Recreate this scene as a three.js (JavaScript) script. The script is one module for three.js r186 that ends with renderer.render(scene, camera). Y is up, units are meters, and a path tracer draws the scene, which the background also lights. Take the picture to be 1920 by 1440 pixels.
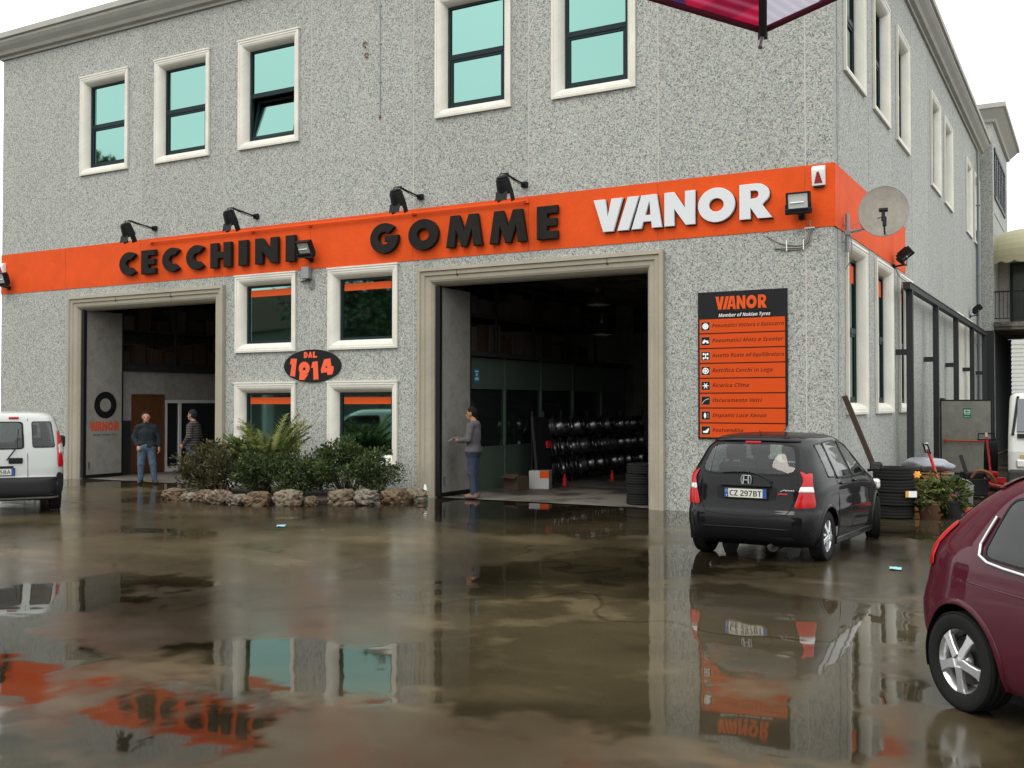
import * as THREE from 'three';
import { mergeGeometries, mergeVertices } from 'three/addons/utils/BufferGeometryUtils.js';
import { RoundedBoxGeometry } from 'three/addons/geometries/RoundedBoxGeometry.js';

// ---------------------------------------------------------------- camera, sky, sun, exposure
const scene = new THREE.Scene();
const camera = new THREE.PerspectiveCamera(2 * Math.atan(720 / 1946) * 180 / Math.PI, 4 / 3, 0.05, 900);
const EYE = new THREE.Vector3(3.73, 1.88, 17.42);
camera.position.copy(EYE);
{
  const yaw = 29.4 * Math.PI / 180, pitch = Math.atan(38 / 1946);
  camera.lookAt(EYE.x - Math.sin(yaw) * Math.cos(pitch), EYE.y + Math.sin(pitch), EYE.z - Math.cos(yaw) * Math.cos(pitch));
}
const renderer = new THREE.WebGLRenderer({ antialias: true });
renderer.setSize(1024, 768);
renderer.toneMapping = THREE.LinearToneMapping;
renderer.toneMappingExposure = 1.38;
renderer.shadowMap.enabled = true;

// seeded random numbers and noise that tiles
function mulberry(a) { return () => { a |= 0; a = a + 0x6D2B79F5 | 0; let t = Math.imul(a ^ a >>> 15, 1 | a); t = t + Math.imul(t ^ t >>> 7, 61 | t) ^ t; return ((t ^ t >>> 14) >>> 0) / 4294967296; }; }
const rnd = mulberry(1914);
const rr = (a, b) => a + (b - a) * rnd();
function tileNoise(seed, n) {            // value noise, n cells per tile
  const r = mulberry(seed), g = new Float32Array(n * n); for (let i = 0; i < g.length; i++) g[i] = r();
  return (u, v) => {
    let x = u * n, y = v * n; const xi = Math.floor(x), yi = Math.floor(y); let fx = x - xi, fy = y - yi; fx = fx * fx * (3 - 2 * fx); fy = fy * fy * (3 - 2 * fy);
    const w = k => ((k % n) + n) % n, a = w(xi), b = w(xi + 1), c = w(yi) * n, d = w(yi + 1) * n;
    return (g[a + c] * (1 - fx) + g[b + c] * fx) * (1 - fy) + (g[a + d] * (1 - fx) + g[b + d] * fx) * fy;
  };
}
function fbm(seed, n, oct, gain = 0.5) { const f = [], w = []; let s = 0; for (let i = 0; i < oct; i++) { f.push(tileNoise(seed + i * 17, n << i)); w.push(gain ** i); s += gain ** i; } return (u, v) => { let t = 0; for (let i = 0; i < oct; i++) t += f[i](u, v) * w[i]; return t / s; }; }
const n3cache = mulberry(77), N3 = new Float32Array(32768).map(() => n3cache());
function noise3(x, y, z) { const f = Math.floor, xi = f(x), yi = f(y), zi = f(z); let a = x - xi, b = y - yi, c = z - zi; a = a * a * (3 - 2 * a); b = b * b * (3 - 2 * b); c = c * c * (3 - 2 * c); const g = (i, j, k) => N3[((xi + i) & 31) + (((yi + j) & 31) << 5) + (((zi + k) & 31) << 10)]; const L = (p, q, t) => p + (q - p) * t; return L(L(L(g(0, 0, 0), g(1, 0, 0), a), L(g(0, 1, 0), g(1, 1, 0), a), b), L(L(g(0, 0, 1), g(1, 0, 1), a), L(g(0, 1, 1), g(1, 1, 1), a), b), c); }
const clamp = (x, a = 0, b = 1) => Math.min(b, Math.max(a, x)), smooth = (a, b, x) => { const t = clamp((x - a) / (b - a)); return t * t * (3 - 2 * t); }, lerp = (a, b, t) => a + (b - a) * t;

// overcast sky: an even bright cloud sheet, a little brighter overhead
{
  const W = 512, H = 256, d = new Float32Array(W * H * 4), f = fbm(5, 6, 5, 0.55);
  for (let j = 0; j < H; j++) for (let i = 0; i < W; i++) {
    const el = ((j + 0.5) / H - 0.5) * Math.PI, s = Math.max(0, Math.sin(el));
    const c = f(i / W, j / H) - 0.5, L = (1.30 + 0.45 * s) * (1 + 0.75 * c), k = (j * W + i) * 4;
    d[k] = L * 0.985; d[k + 1] = L * 1.0; d[k + 2] = L * 1.0; d[k + 3] = 1;
  }
  const t = new THREE.DataTexture(d, W, H, THREE.RGBAFormat, THREE.FloatType);
  t.mapping = THREE.EquirectangularReflectionMapping; t.magFilter = THREE.LinearFilter; t.minFilter = THREE.LinearFilter; t.wrapS = THREE.RepeatWrapping; t.needsUpdate = true;
  scene.background = t; scene.environment = t;
}
const sun = new THREE.DirectionalLight(0xfff4e6, 0.7);
sun.position.set(-16, 40, 30); sun.target.position.set(-8, 0, 0);
sun.castShadow = true; sun.shadow.radius = 40; sun.shadow.mapSize.set(2048, 2048);
Object.assign(sun.shadow.camera, { left: -45, right: 45, top: 45, bottom: -45, near: 1, far: 140 });
scene.add(sun, sun.target);

// ---------------------------------------------------------------- helpers
const used = {};
function numbered(n) { used[n] = (used[n] ?? -1) + 1; return used[n] ? `${n}_${String(used[n]).padStart(3, '0')}` : n; }
function meshes(o) { o.traverse(m => { if (m.isMesh) { m.castShadow = true; m.receiveShadow = true; } }); return o; }
function tag(o, label, category, group) { o.userData.label = label; if (category) o.userData.category = category; if (group) o.userData.group = group; return o; }
function thing(name, label, category, p = [0, 0, 0], turn = 0, group) { const g = new THREE.Group(); g.name = numbered(name); g.position.set(...p); g.rotation.y = turn; scene.add(g); return tag(g, label, category, group); }
function fix(g) { g = g.index ? g.toNonIndexed() : g.clone(); for (const k of Object.keys(g.attributes)) if (!['position', 'normal', 'uv'].includes(k)) g.deleteAttribute(k); if (!g.attributes.normal) g.computeVertexNormals(); if (!g.attributes.uv) g.setAttribute('uv', new THREE.BufferAttribute(new Float32Array(g.attributes.position.count * 2), 2)); g.morphAttributes = {}; return g; }
const join = gs => gs.length === 1 ? gs[0] : mergeGeometries(gs.map(fix));
function obj(name, geos, m, parent = scene, label) { const o = new THREE.Mesh(Array.isArray(geos) ? join(geos) : geos, m); o.name = parent === scene ? numbered(name) : name; parent.add(o); o.castShadow = o.receiveShadow = true; if (label) o.userData.label = label; return o; }
function structure(name, geos, m) { const o = obj(name, geos, m); o.userData.kind = 'structure'; return o; }
function copy(src, p, turn, label, group) { const c = src.clone(); c.userData = { ...src.userData }; c.name = numbered(src.name.replace(/_\d{3}$/, '')); c.position.set(...p); if (turn !== undefined) c.rotation.y = turn; if (label) c.userData.label = label; if (group) c.userData.group = group; scene.add(c); return c; }
// box with uv in metres
function box(w, h, d, x = 0, y = 0, z = 0, rx = 0, ry = 0, rz = 0) { const g = new THREE.BoxGeometry(w, h, d); const s = [[d, h], [d, h], [w, d], [w, d], [w, h], [w, h]], uv = g.attributes.uv; for (let i = 0; i < 24; i++) { const [a, b] = s[i >> 2]; uv.setXY(i, uv.getX(i) * a + x, uv.getY(i) * b + y); } if (rx || ry || rz) g.rotateX(rx), g.rotateY(ry), g.rotateZ(rz); return g.translate(x, y, z); }
function span(x0, x1, y0, y1, z0, z1) { return box(x1 - x0, y1 - y0, z1 - z0, (x0 + x1) / 2, (y0 + y1) / 2, (z0 + z1) / 2); }
function rbox(w, h, d, r, x = 0, y = 0, z = 0) { return new RoundedBoxGeometry(w, h, d, 2, r).translate(x, y, z); }
const V = (x, y, z) => new THREE.Vector3(x, y, z), UPV = V(0, 1, 0);
function rod(a, b, r, r2 = r, seg = 10) { a = Array.isArray(a) ? V(...a) : a; b = Array.isArray(b) ? V(...b) : b; const d = b.clone().sub(a), L = d.length(); const g = new THREE.CylinderGeometry(r2, r, L, seg); g.applyQuaternion(new THREE.Quaternion().setFromUnitVectors(UPV, d.normalize())); const c = a.clone().add(b).multiplyScalar(0.5); return g.translate(c.x, c.y, c.z); }
function bar(a, b, w, h) { a = V(...a); b = V(...b); const d = b.clone().sub(a), L = d.length(); const g = new THREE.BoxGeometry(w, L, h); g.applyQuaternion(new THREE.Quaternion().setFromUnitVectors(UPV, d.normalize())); const c = a.clone().add(b).multiplyScalar(0.5); return g.translate(c.x, c.y, c.z); }
function tube(pts, r, seg = 40, k = 7) { return new THREE.TubeGeometry(new THREE.CatmullRomCurve3(pts.map(p => V(...p))), seg, r, k, false); }
function lathe(pts, seg = 32) { return new THREE.LatheGeometry(pts.map(p => new THREE.Vector2(p[0], p[1])), seg); }
function poly(pts, holes = []) { const s = new THREE.Shape(pts.map(p => new THREE.Vector2(p[0], p[1]))); for (const h of holes) s.holes.push(new THREE.Path(h.map(p => new THREE.Vector2(p[0], p[1])))); return s; }
function extrude(shape, depth, bevel = 0) { return new THREE.ExtrudeGeometry(shape, { depth, bevelEnabled: bevel > 0, bevelSize: bevel, bevelThickness: bevel, bevelOffset: -bevel, bevelSegments: 1, curveSegments: 16 }); }
// rectangular moulding: concentric rectangles, profile = [inset, z]; open = no bottom side
function moulding(x0, x1, y0, y1, profile, open = false) {
  const pos = [], uv = [];
  const ring = ([i, z]) => [[x0 + i, open ? y0 : y0 + i, z], [x1 - i, open ? y0 : y0 + i, z], [x1 - i, y1 - i, z], [x0 + i, y1 - i, z]];
  for (let k = 0; k + 1 < profile.length; k++) {
    const A = ring(profile[k]), B = ring(profile[k + 1]);
    for (let s = open ? 1 : 0; s < 4; s++) { const t = (s + 1) % 4; for (const p of [A[s], A[t], B[t], A[s], B[t], B[s]]) { pos.push(...p); uv.push(p[0] + p[2], p[1] + p[2]); } }
  }
  const g = new THREE.BufferGeometry(); g.setAttribute('position', new THREE.Float32BufferAttribute(pos, 3)); g.setAttribute('uv', new THREE.Float32BufferAttribute(uv, 2)); g.computeVertexNormals(); return g;
}
function canvasTexture(w, h, draw) { const c = document.createElement('canvas'); c.width = w; c.height = h; draw(c.getContext('2d'), w, h); const t = new THREE.CanvasTexture(c); t.colorSpace = THREE.SRGBColorSpace; t.anisotropy = 8; return t; }
function dataTexture(n, fn, srgb, float) { const d = float ? new Float32Array(n * n * 4) : new Uint8Array(n * n * 4); for (let j = 0; j < n; j++) for (let i = 0; i < n; i++) { const c = fn(i / n, j / n, i, j), k = (j * n + i) * 4; for (let q = 0; q < 3; q++) d[k + q] = float ? c[q] : clamp(Math.round(c[q] * 255), 0, 255); d[k + 3] = float ? 1 : 255; } const t = new THREE.DataTexture(d, n, n, THREE.RGBAFormat, float ? THREE.FloatType : THREE.UnsignedByteType); t.wrapS = t.wrapT = THREE.RepeatWrapping; t.magFilter = THREE.LinearFilter; t.minFilter = THREE.LinearMipmapLinearFilter; t.generateMipmaps = !float; if (srgb) t.colorSpace = THREE.SRGBColorSpace; t.needsUpdate = true; return t; }
function tiled(t, s) { const c = t.clone(); c.repeat.set(1 / s, 1 / s); c.needsUpdate = true; return c; }
const toS = x => x <= 0.0031308 ? x * 12.92 : 1.055 * x ** (1 / 2.4) - 0.055;
const lin = (r, g, b) => new THREE.Color().setRGB(r, g, b);
function std(r, g, b, rough = 0.7, o = {}) { return new THREE.MeshStandardMaterial({ color: lin(r, g, b), roughness: rough, ...o }); }
function phys(r, g, b, rough = 0.5, o = {}) { return new THREE.MeshPhysicalMaterial({ color: lin(r, g, b), roughness: rough, side: THREE.DoubleSide, ...o }); }

const matte = (r, g, b, rough = 0.7, o = {}) => new THREE.MeshPhysicalMaterial({ color: lin(r, g, b), roughness: rough, specularIntensity: 0.35, ...o });
// ---------------------------------------------------------------- textures and materials
// pebble-dash of marble chips: short curved chips of several tones in grey mortar
const chipTex = (() => {
  const n = 1024, r = mulberry(33), a = new Float32Array(n * n * 3), base = fbm(12, 6, 5), hgt = new Float32Array(n * n);
  for (let j = 0; j < n; j++) for (let i = 0; i < n; i++) { const m = 0.34 + 0.05 * (base(i / n, j / n) - 0.5), k = (j * n + i) * 3; a[k] = m; a[k + 1] = m; a[k + 2] = m * 0.97; }
  const tones = [[0.52, 0.51, 0.47], [0.49, 0.48, 0.445], [0.44, 0.43, 0.41], [0.37, 0.375, 0.355], [0.13, 0.135, 0.13], [0.18, 0.18, 0.175], [0.24, 0.24, 0.245], [0.47, 0.385, 0.37], [0.34, 0.42, 0.36], [0.55, 0.54, 0.5], [0.32, 0.31, 0.37]];
  for (let q = 0; q < 56000; q++) {
    let x = r() * n, y = r() * n, th = r() * 6.28; const t = tones[Math.floor(r() * tones.length)], L = 3 + r() * 6, w = 1.0 + r() * 1.2, bend = (r() - 0.5) * 0.35, hv = 0.4 + r() * 0.6;
    for (let s = 0; s < L; s++) { x += Math.cos(th); y += Math.sin(th); th += bend; for (let dy = -2; dy <= 2; dy++) for (let dx = -2; dx <= 2; dx++) if (dx * dx + dy * dy <= w * w) { const k = ((Math.floor(y + dy) & (n - 1)) * n + (Math.floor(x + dx) & (n - 1))); a[k * 3] = t[0]; a[k * 3 + 1] = t[1]; a[k * 3 + 2] = t[2]; hgt[k] = hv; } }
  }
  return { color: dataTexture(n, (u, v, i, j) => { const k = (j * n + i) * 3; return [toS(a[k]), toS(a[k + 1]), toS(a[k + 2])]; }, true), bump: dataTexture(n, (u, v, i, j) => { const h = hgt[j * n + i]; return [h, h, h]; }) };
})();
const CH = 3.9;
const wallMat = new THREE.MeshStandardMaterial({ color: lin(0.91, 0.945, 0.9), map: tiled(chipTex.color, CH), bumpMap: tiled(chipTex.bump, CH), bumpScale: 0.003, roughness: 0.95 });
const grain = dataTexture(512, (() => { const f = fbm(61, 8, 6, 0.6), h = fbm(91, 64, 3); return (u, v) => { const t = 0.78 + 0.2 * f(u, v) + 0.12 * (h(u, v) - 0.5); return [t, t, t * 0.99]; }; })(), true);
const softGrain = dataTexture(512, (() => { const f = fbm(66, 6, 5, 0.55), h = fbm(96, 80, 2); return (u, v) => { const t = 0.9 + 0.1 * f(u, v) + 0.04 * (h(u, v) - 0.5); return [t, t, t * 0.992]; }; })(), true);
const soil = dataTexture(512, (() => { const f = fbm(161, 5, 6, 0.62), h = fbm(191, 90, 2); return (u, v) => { const t = 0.55 + 0.45 * smooth(0.3, 0.6, f(u, v)) + 0.1 * (h(u, v) - 0.5); return [t, t * 0.985, t * 0.95]; }; })(), true);
const fineBump = dataTexture(256, (() => { const h = fbm(291, 40, 3, 0.7); return (u, v) => { const t = h(u, v); return [t, t, t]; }; })());
const M = {
  joint: std(0.52, 0.5, 0.46, 0.9),
  trim: new THREE.MeshStandardMaterial({ color: lin(0.74, 0.72, 0.645), map: tiled(softGrain, 1.9), roughness: 0.75, side: THREE.DoubleSide }),
  stone: new THREE.MeshStandardMaterial({ color: lin(0.36, 0.325, 0.255), map: tiled(softGrain, 2.7), bumpMap: tiled(fineBump, 0.6), bumpScale: 0.003, roughness: 0.8, side: THREE.DoubleSide }),
  cornice: new THREE.MeshStandardMaterial({ color: lin(0.39, 0.385, 0.35), map: tiled(softGrain, 2.1), roughness: 0.85, side: THREE.DoubleSide }),
  orange: new THREE.MeshPhysicalMaterial({ specularIntensity: 0.3, color: lin(0.74, 0.086, 0.012), map: tiled(softGrain, 1.7), roughness: 0.7, bumpMap: tiled(chipTex.bump, CH), bumpScale: 0.0015 }),
  orangeSatin: matte(0.8, 0.1, 0.016, 0.6), orangeStripe: matte(0.62, 0.085, 0.014, 0.6),
  letter: matte(0.02, 0.017, 0.015, 0.8, { map: tiled(grain, 0.6) }), letterWhite: matte(0.62, 0.635, 0.65, 0.5),
  alu: matte(0.008, 0.02, 0.022, 0.5), glass: phys(0.2, 0.37, 0.33, 0.03, { metalness: 1 }),
  black: matte(0.01, 0.01, 0.011, 0.5), rubber: matte(0.012, 0.012, 0.012, 0.85), darkPlastic: matte(0.018, 0.018, 0.02, 0.6),
  steel: std(0.35, 0.36, 0.37, 0.35, { metalness: 0.9 }), galv: std(0.28, 0.29, 0.3, 0.55, { metalness: 0.5 }),
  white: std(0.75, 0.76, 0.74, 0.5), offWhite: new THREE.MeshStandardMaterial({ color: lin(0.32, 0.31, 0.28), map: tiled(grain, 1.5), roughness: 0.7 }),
  floodGlass: phys(0.5, 0.5, 0.48, 0.12, { metalness: 0.4 }), greyMetal: matte(0.04, 0.041, 0.041, 0.6),
  concrete: new THREE.MeshStandardMaterial({ color: lin(0.2, 0.19, 0.17), map: tiled(soil, 2.7), roughness: 0.85 }),
  plaster: new THREE.MeshStandardMaterial({ color: lin(0.4, 0.39, 0.365), map: tiled(grain, 2), roughness: 0.9 }),
  darkWall: std(0.018, 0.019, 0.02, 0.85), wood: new THREE.MeshStandardMaterial({ color: lin(0.16, 0.06, 0.022), map: tiled(grain, 0.7), roughness: 0.5 }),
  redPaint: std(0.55, 0.022, 0.02, 0.4), cable: std(0.22, 0.21, 0.19, 0.6), rust: std(0.2, 0.09, 0.04, 0.9), pipe: std(0.2, 0.22, 0.23, 0.5),
};
// ---------------------------------------------------------------- ground: wet concrete yard
const GT = 19;
const gA = fbm(401, 5, 7, 0.58), gB = fbm(431, 4, 5, 0.5), gC = fbm(461, 12, 5, 0.6), gD = fbm(491, 3, 5, 0.5);
const puddle = fbm(611, 8, 6, 0.62), silt = fbm(641, 26, 4, 0.6), drift = fbm(671, 9, 5, 0.6);
const filmAt = (u, v) => smooth(0.492, 0.55, 0.7 * puddle(u, v) + 0.3 * gD(u, v));                        // 0 = standing water, 1 = damp cement
const groundColor = dataTexture(1536, (u, v) => {
  const w = 0.03 * (gB(u, v) - 0.5), a = gA(u + w, v + w * 2), s = drift((u + w * 3) % 1, (v * 2 + w) % 1), f = filmAt(u, v);
  let t = 0.02 + 0.04 * smooth(0.3, 0.7, a) + 0.03 * (silt(u, v) - 0.5);                                    // wet cement, cloudy
  t += 0.026 * f + 0.038 * smooth(0.56, 0.72, s) * (0.35 + 0.65 * f);                                          // paler silt where the water has drained
  t *= 1 - 0.5 * smooth(0.57, 0.7, gB(v, u));                                                                 // oil-dark stains
  const vein = Math.abs(gB(u, v) - 0.5); t *= vein < 0.003 ? 0.6 : 1;                                         // hairline cracks
  const g = 0.5 + 0.5 * s; return [toS(t * 1.13), toS(t * 0.9), toS(t * (0.5 + 0.05 * g))];
}, true);
const groundRough = dataTexture(1024, (u, v) => { const t = lerp(0.03, 0.1 + 0.22 * silt(u, v), filmAt(u, v)); return [t, t, t]; });
const rip = fbm(521, 40, 3, 0.55), rip2 = fbm(551, 5, 3, 0.5);
const groundBump = dataTexture(1024, (u, v) => { const t = 0.3 * rip2(u, v) + 0.24 * rip(u, v) + 0.2 * filmAt(u, v) * silt(u, v); return [t, t, t]; }, false, true);
const groundMat = new THREE.MeshPhysicalMaterial({ color: lin(0.7, 0.69, 0.62), map: tiled(groundColor, GT), roughness: 1, roughnessMap: tiled(groundRough, GT), bumpMap: tiled(groundBump, GT), bumpScale: 0.007, ior: 1.4 });
{
  const g = new THREE.PlaneGeometry(600, 600); g.rotateX(-Math.PI / 2); const p = g.attributes.position, uv = g.attributes.uv; for (let i = 0; i < p.count; i++) uv.setXY(i, p.getX(i) + 3.1, p.getZ(i) + 1.7);
  structure('yard_ground', g, groundMat);
}
const floorMat = new THREE.MeshStandardMaterial({ color: lin(0.17, 0.16, 0.145), map: tiled(soil, 4.3), roughness: 0.5 });
{ const g = new THREE.PlaneGeometry(21.2, 23.6); g.rotateX(-Math.PI / 2); const uv = g.attributes.uv; for (let i = 0; i < 4; i++) uv.setXY(i, uv.getX(i) * 21, uv.getY(i) * 23); g.translate(-10.9, 0.012, -11.9); structure('workshop_floor', g, floorMat); }

// ---------------------------------------------------------------- the tyre shop
const shop = thing('tyre_shop_building', 'two-storey grey pebble-dash tyre shop with orange band and two open bays', 'building', [0, 0, 0]);
const HT = 11.08, WT = 0.26;
// panel with openings: door = [a0, a1, top] notches, windows = [a0, a1, b0, b1] holes
function panelGeo(a0, a1, doors, wins) {
  const g = 0.011; let x0 = a0 + g, x1 = a1 - g, pts = [[x0, 0], [x1, 0], [x1, HT], [x0, HT]];
  for (const [d0, d1, dt] of doors) {
    if (d1 <= x0 || d0 >= x1) continue;
    if (d0 <= x0 && d1 >= x1) pts = [[x0, dt], [x1, dt], [x1, HT], [x0, HT]];
    else if (d0 <= x0) pts = [[d1, 0], [x1, 0], [x1, HT], [x0, HT], [x0, dt], [d1, dt]];
    else if (d1 >= x1) pts = [[x0, 0], [d0, 0], [d0, dt], [x1, dt], [x1, HT], [x0, HT]];
    else pts = [[x0, 0], [d0, 0], [d0, dt], [d1, dt], [d1, 0], [x1, 0], [x1, HT], [x0, HT]];
  }
  const hs = wins.filter(w => w[0] > x0 && w[1] < x1).map(w => [[w[0], w[2]], [w[0], w[3]], [w[1], w[3]], [w[1], w[2]]]);
  return new THREE.ExtrudeGeometry(poly(pts, hs), { depth: WT, bevelEnabled: false }).translate(0, 0, -WT);
}
const tones5 = [1, 0.965, 1.02, 0.985, 0.95].map((q, i) => { const m = wallMat.clone(); m.color.multiplyScalar(q); m.map = m.map.clone(); m.map.offset.set(i * 0.37, i * 0.61); m.bumpMap = m.bumpMap.clone(); m.bumpMap.offset.copy(m.map.offset); return m; }), panelTone = k => tones5[[0, 2, 1, 3, 0, 4, 2, 1, 3, 0, 2, 4][k % 12]];   // precast panels from different batches
const toSide = g => g.rotateY(Math.PI / 2);                                  // a (0..24) along the side wall runs to -z: local x = -z
const FJ = [-21.75, -19.15, -16.4, -13.68, -11.1, -8.4, -5.72, -3.08, -0.47, 0];
const FD = [[-19.0, -13.82, 4.5], [-8.24, -3.17, 4.52]];
const FW = [[-18.6, -16.85, 7.64, 10.11], [-15.92, -14.12, 7.64, 10.11], [-13.21, -11.43, 7.64, 10.11], [-7.85, -6.1, 7.64, 10.11], [-5.21, -3.5, 7.64, 10.11], [-13.27, -11.49, 3.04, 4.76], [-10.59, -8.77, 3.04, 4.76], [-13.27, -11.49, 0.62, 2.34], [-10.59, -8.77, 0.62, 2.34]];
const inset = (w, i) => [w[0] + i, w[1] - i, w[2] + i, w[3] - i];
for (let k = 0; k + 1 < FJ.length; k++) obj('wall_panel', panelGeo(FJ[k], FJ[k + 1], FD, FW.map(w => inset(w, 0.06))), panelTone(k), shop);
const SJ = [0.262, 0.36, 2.98, 5.62, 8.3, 11.0, 13.7, 16.4, 19.1, 21.8, 24.5];
const SW = [[0.75, 2.57], [3.42, 5.2], [6.1, 7.85], [11.45, 13.3], [14.2, 16.05], [19.85, 21.6], [22.4, 24.2]].map(a => [...a, 7.6, 10.11]).concat([[0.8, 2.6], [3.5, 5.38], [6.2, 8.0], [16.75, 18.6], [19.45, 21.3]].map(a => [...a, 1.7, 4.72]));
const SD = [[12.95, 14.2, 2.05]];
for (let k = 0; k + 1 < SJ.length; k++) obj('wall_panel', toSide(panelGeo(SJ[k], SJ[k + 1], SD, SW.map(w => inset(w, 0.06)))), panelTone(k + 2), shop);
// sealant in the joints
for (const x of FJ.slice(1, -1)) { const inDoor = FD.find(d => x > d[0] && x < d[1]); obj('joint_seal', span(x - 0.012, x + 0.012, inDoor ? inDoor[2] + 0.01 : 0, HT - 0.01, -0.2, -0.006), M.joint, shop); }
for (const a of SJ.slice(1, -1)) { const d = SD.find(d => a > d[0] && a < d[1]); obj('joint_seal', span(-0.2, -0.006, d ? d[2] + 0.01 : 0, HT - 0.01, -a - 0.012, -a + 0.012), M.joint, shop); }
// hidden walls, ceiling, roof and back
obj('side_wall', span(-21.75, -21.5, 0, HT, -24.5, -WT - 0.003), wallMat, shop); obj('back_wall', span(-21.49, -0.27, 0, HT, -24.5, -24.25), M.plaster, shop);
obj('upper_floor', span(-21.49, -0.27, 4.95, 5.2, -24.24, -0.27), M.concrete, shop); obj('roof', span(-21.7, -0.05, HT - 0.25, HT - 0.02, -24.49, -0.27), M.concrete, shop);
// cornice, swept round the top
{
  const prof = [[-0.2, 0.004], [0.06, 0.004], [0.07, 0.06], [0.16, 0.09], [0.2, 0.16], [0.3, 0.26], [0.36, 0.34], [0.36, 0.4], [0.42, 0.42], [0.42, 0.56], [-0.3, 0.56]];
  const pos = []; const put = (o, y, k) => [[-21.75 - o, HT + y, -24.5], [-21.75 - o, HT + y, o], [o, HT + y, o], [o, HT + y, -24.5 - 0.001]][k];
  const run = ks => { const out = []; for (let i = 0; i + 1 < prof.length; i++) for (const k of ks) { const A = put(...prof[i], k), B = put(...prof[i], k + 1), C = put(...prof[i + 1], k + 1), D = put(...prof[i + 1], k); for (const p of [A, B, C, A, C, D]) out.push(...p); } const g = new THREE.BufferGeometry(); g.setAttribute('position', new THREE.Float32BufferAttribute(out, 3)); const uv = []; for (let i = 0; i < out.length; i += 3) uv.push(out[i] + out[i + 2], out[i + 1]); g.setAttribute('uv', new THREE.Float32BufferAttribute(uv, 2)); g.computeVertexNormals(); return g; };
  obj('cornice', run([0]), M.cornice, shop); obj('cornice', run([1]), M.cornice, shop); obj('cornice', run([2]), M.cornice, shop);
}
// painted band
const bandJ = [...FJ.slice(0, -1)];
for (let k = 0; k < bandJ.length; k++) obj('orange_band', span(bandJ[k] + (k ? 0.004 : 0), (bandJ[k + 1] ?? 0.006) - 0.004, 4.81, 5.86, 0.002, 0.012), M.orange, shop);
const bandS = [-0.01, 0.36, 2.98, 5.62, 7.2];
for (let k = 0; k + 1 < bandS.length; k++) obj('orange_band', span(0.002, 0.012, 4.81, 5.86, -bandS[k + 1] + 0.003, -bandS[k] - 0.003), M.orange, shop);
// upper windows
const WPROF = [[0, 0.004], [0, 0.055], [0.045, 0.06], [0.055, 0.048], [0.09, 0.045], [0.13, 0.025], [0.165, -0.015], [0.19, -0.06], [0.205, -0.1], [0.21, -0.17]];
function windowUnit(w, kind, turn) {
  const [x0, x1, y0, y1] = w, g = new THREE.Group(); g.name = 'window'; shop.add(g); if (turn) g.rotation.y = Math.PI / 2;
  obj('stone_surround', moulding(x0, x1, y0, y1, WPROF), M.trim, g);
  if (kind !== 'side') obj('drip_ledge', span(x0 - 0.02, x1 + 0.02, y1 + 0.002, y1 + 0.035, 0.002, 0.07), M.trim, g);
  const i = 0.205, a = x0 + i, b = x1 - i, c = y0 + i, d = y1 - i, zf = -0.13, f = 0.06;
  obj('window_frame', [span(a, a + f, c, d, zf - 0.07, zf), span(b - f, b, c, d, zf - 0.07, zf), span(a + f, b - f, d - f * 0.8, d, zf - 0.07, zf), span(a + f, b - f, c, c + f, zf - 0.07, zf)], M.alu, g);
  if (kind === 'low') {
    obj('pane', span(a + f, b - f, c + f, d - f * 0.8, zf - 0.045, zf - 0.035), M.glass, g);
    obj('orange_stripe', span(a + f + 0.03, b - f - 0.02, d - 0.25, d - 0.1, zf - 0.034, zf - 0.03), M.orangeStripe, g); return g;
  }
  const m = lerp(c, d, 0.5);
  obj('transom', span(a + f, b - f, m - 0.05, m + 0.05, zf - 0.06, zf + 0.005), M.alu, g);
  obj('pane', span(a + f, b - f, m + 0.05, d - f * 0.8, zf - 0.045, zf - 0.035), M.glass, g);
  const s = new THREE.Group(); s.name = 'sash'; g.add(s); s.position.set(0, c + f, zf - 0.03);
  const h = m - 0.05 - c - f, e = 0.05;
  obj('sash_frame', [span(a + f, a + f + e, 0, h, -0.03, 0.02), span(b - f - e, b - f, 0, h, -0.03, 0.02), span(a + f + e, b - f - e, 0, e, -0.03, 0.02), span(a + f + e, b - f - e, h - e, h, -0.03, 0.02)], M.alu, s);
  obj('pane', span(a + f + e, b - f - e, e, h - e, -0.012, -0.004), M.glass, s);
  if (kind === 'open') s.rotation.x = -0.2;
  if (kind === 'side' && y0 < 5) obj('orange_stripe', span(a + f + 0.03, b - f - 0.02, d - 0.42, d - 0.1, zf - 0.034, zf - 0.03), M.orangeStripe, g);
  return g;
}
FW.forEach((w, i) => windowUnit(w, i === 2 ? 'open' : i > 4 ? 'low' : 'two'));
SW.forEach(w => windowUnit(w, 'side', true));
// bay door surrounds in stone
const DPROF = [[0, 0.004], [0, 0.1], [0.07, 0.11], [0.085, 0.075], [0.16, 0.075], [0.18, 0.045], [0.25, 0.04], [0.29, 0.02], [0.335, -0.04], [0.36, -0.1], [0.365, -0.24]];
obj('bay_surround', moulding(-18.95, -13.6, 0, 4.6, DPROF, true), M.stone, shop);
obj('bay_surround', moulding(-8.24, -2.96, 0, 4.63, DPROF, true), M.stone, shop);
// seams across the stone lintels
for (const [x, y] of [[-17.2, 4.6], [-15.3, 4.6], [-7.3, 4.63], [-4.05, 4.63]]) obj('lintel_seam', span(x - 0.006, x + 0.006, y - 0.2, y - 0.075, 0.0452, 0.0785), M.darkWall, shop);

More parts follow.
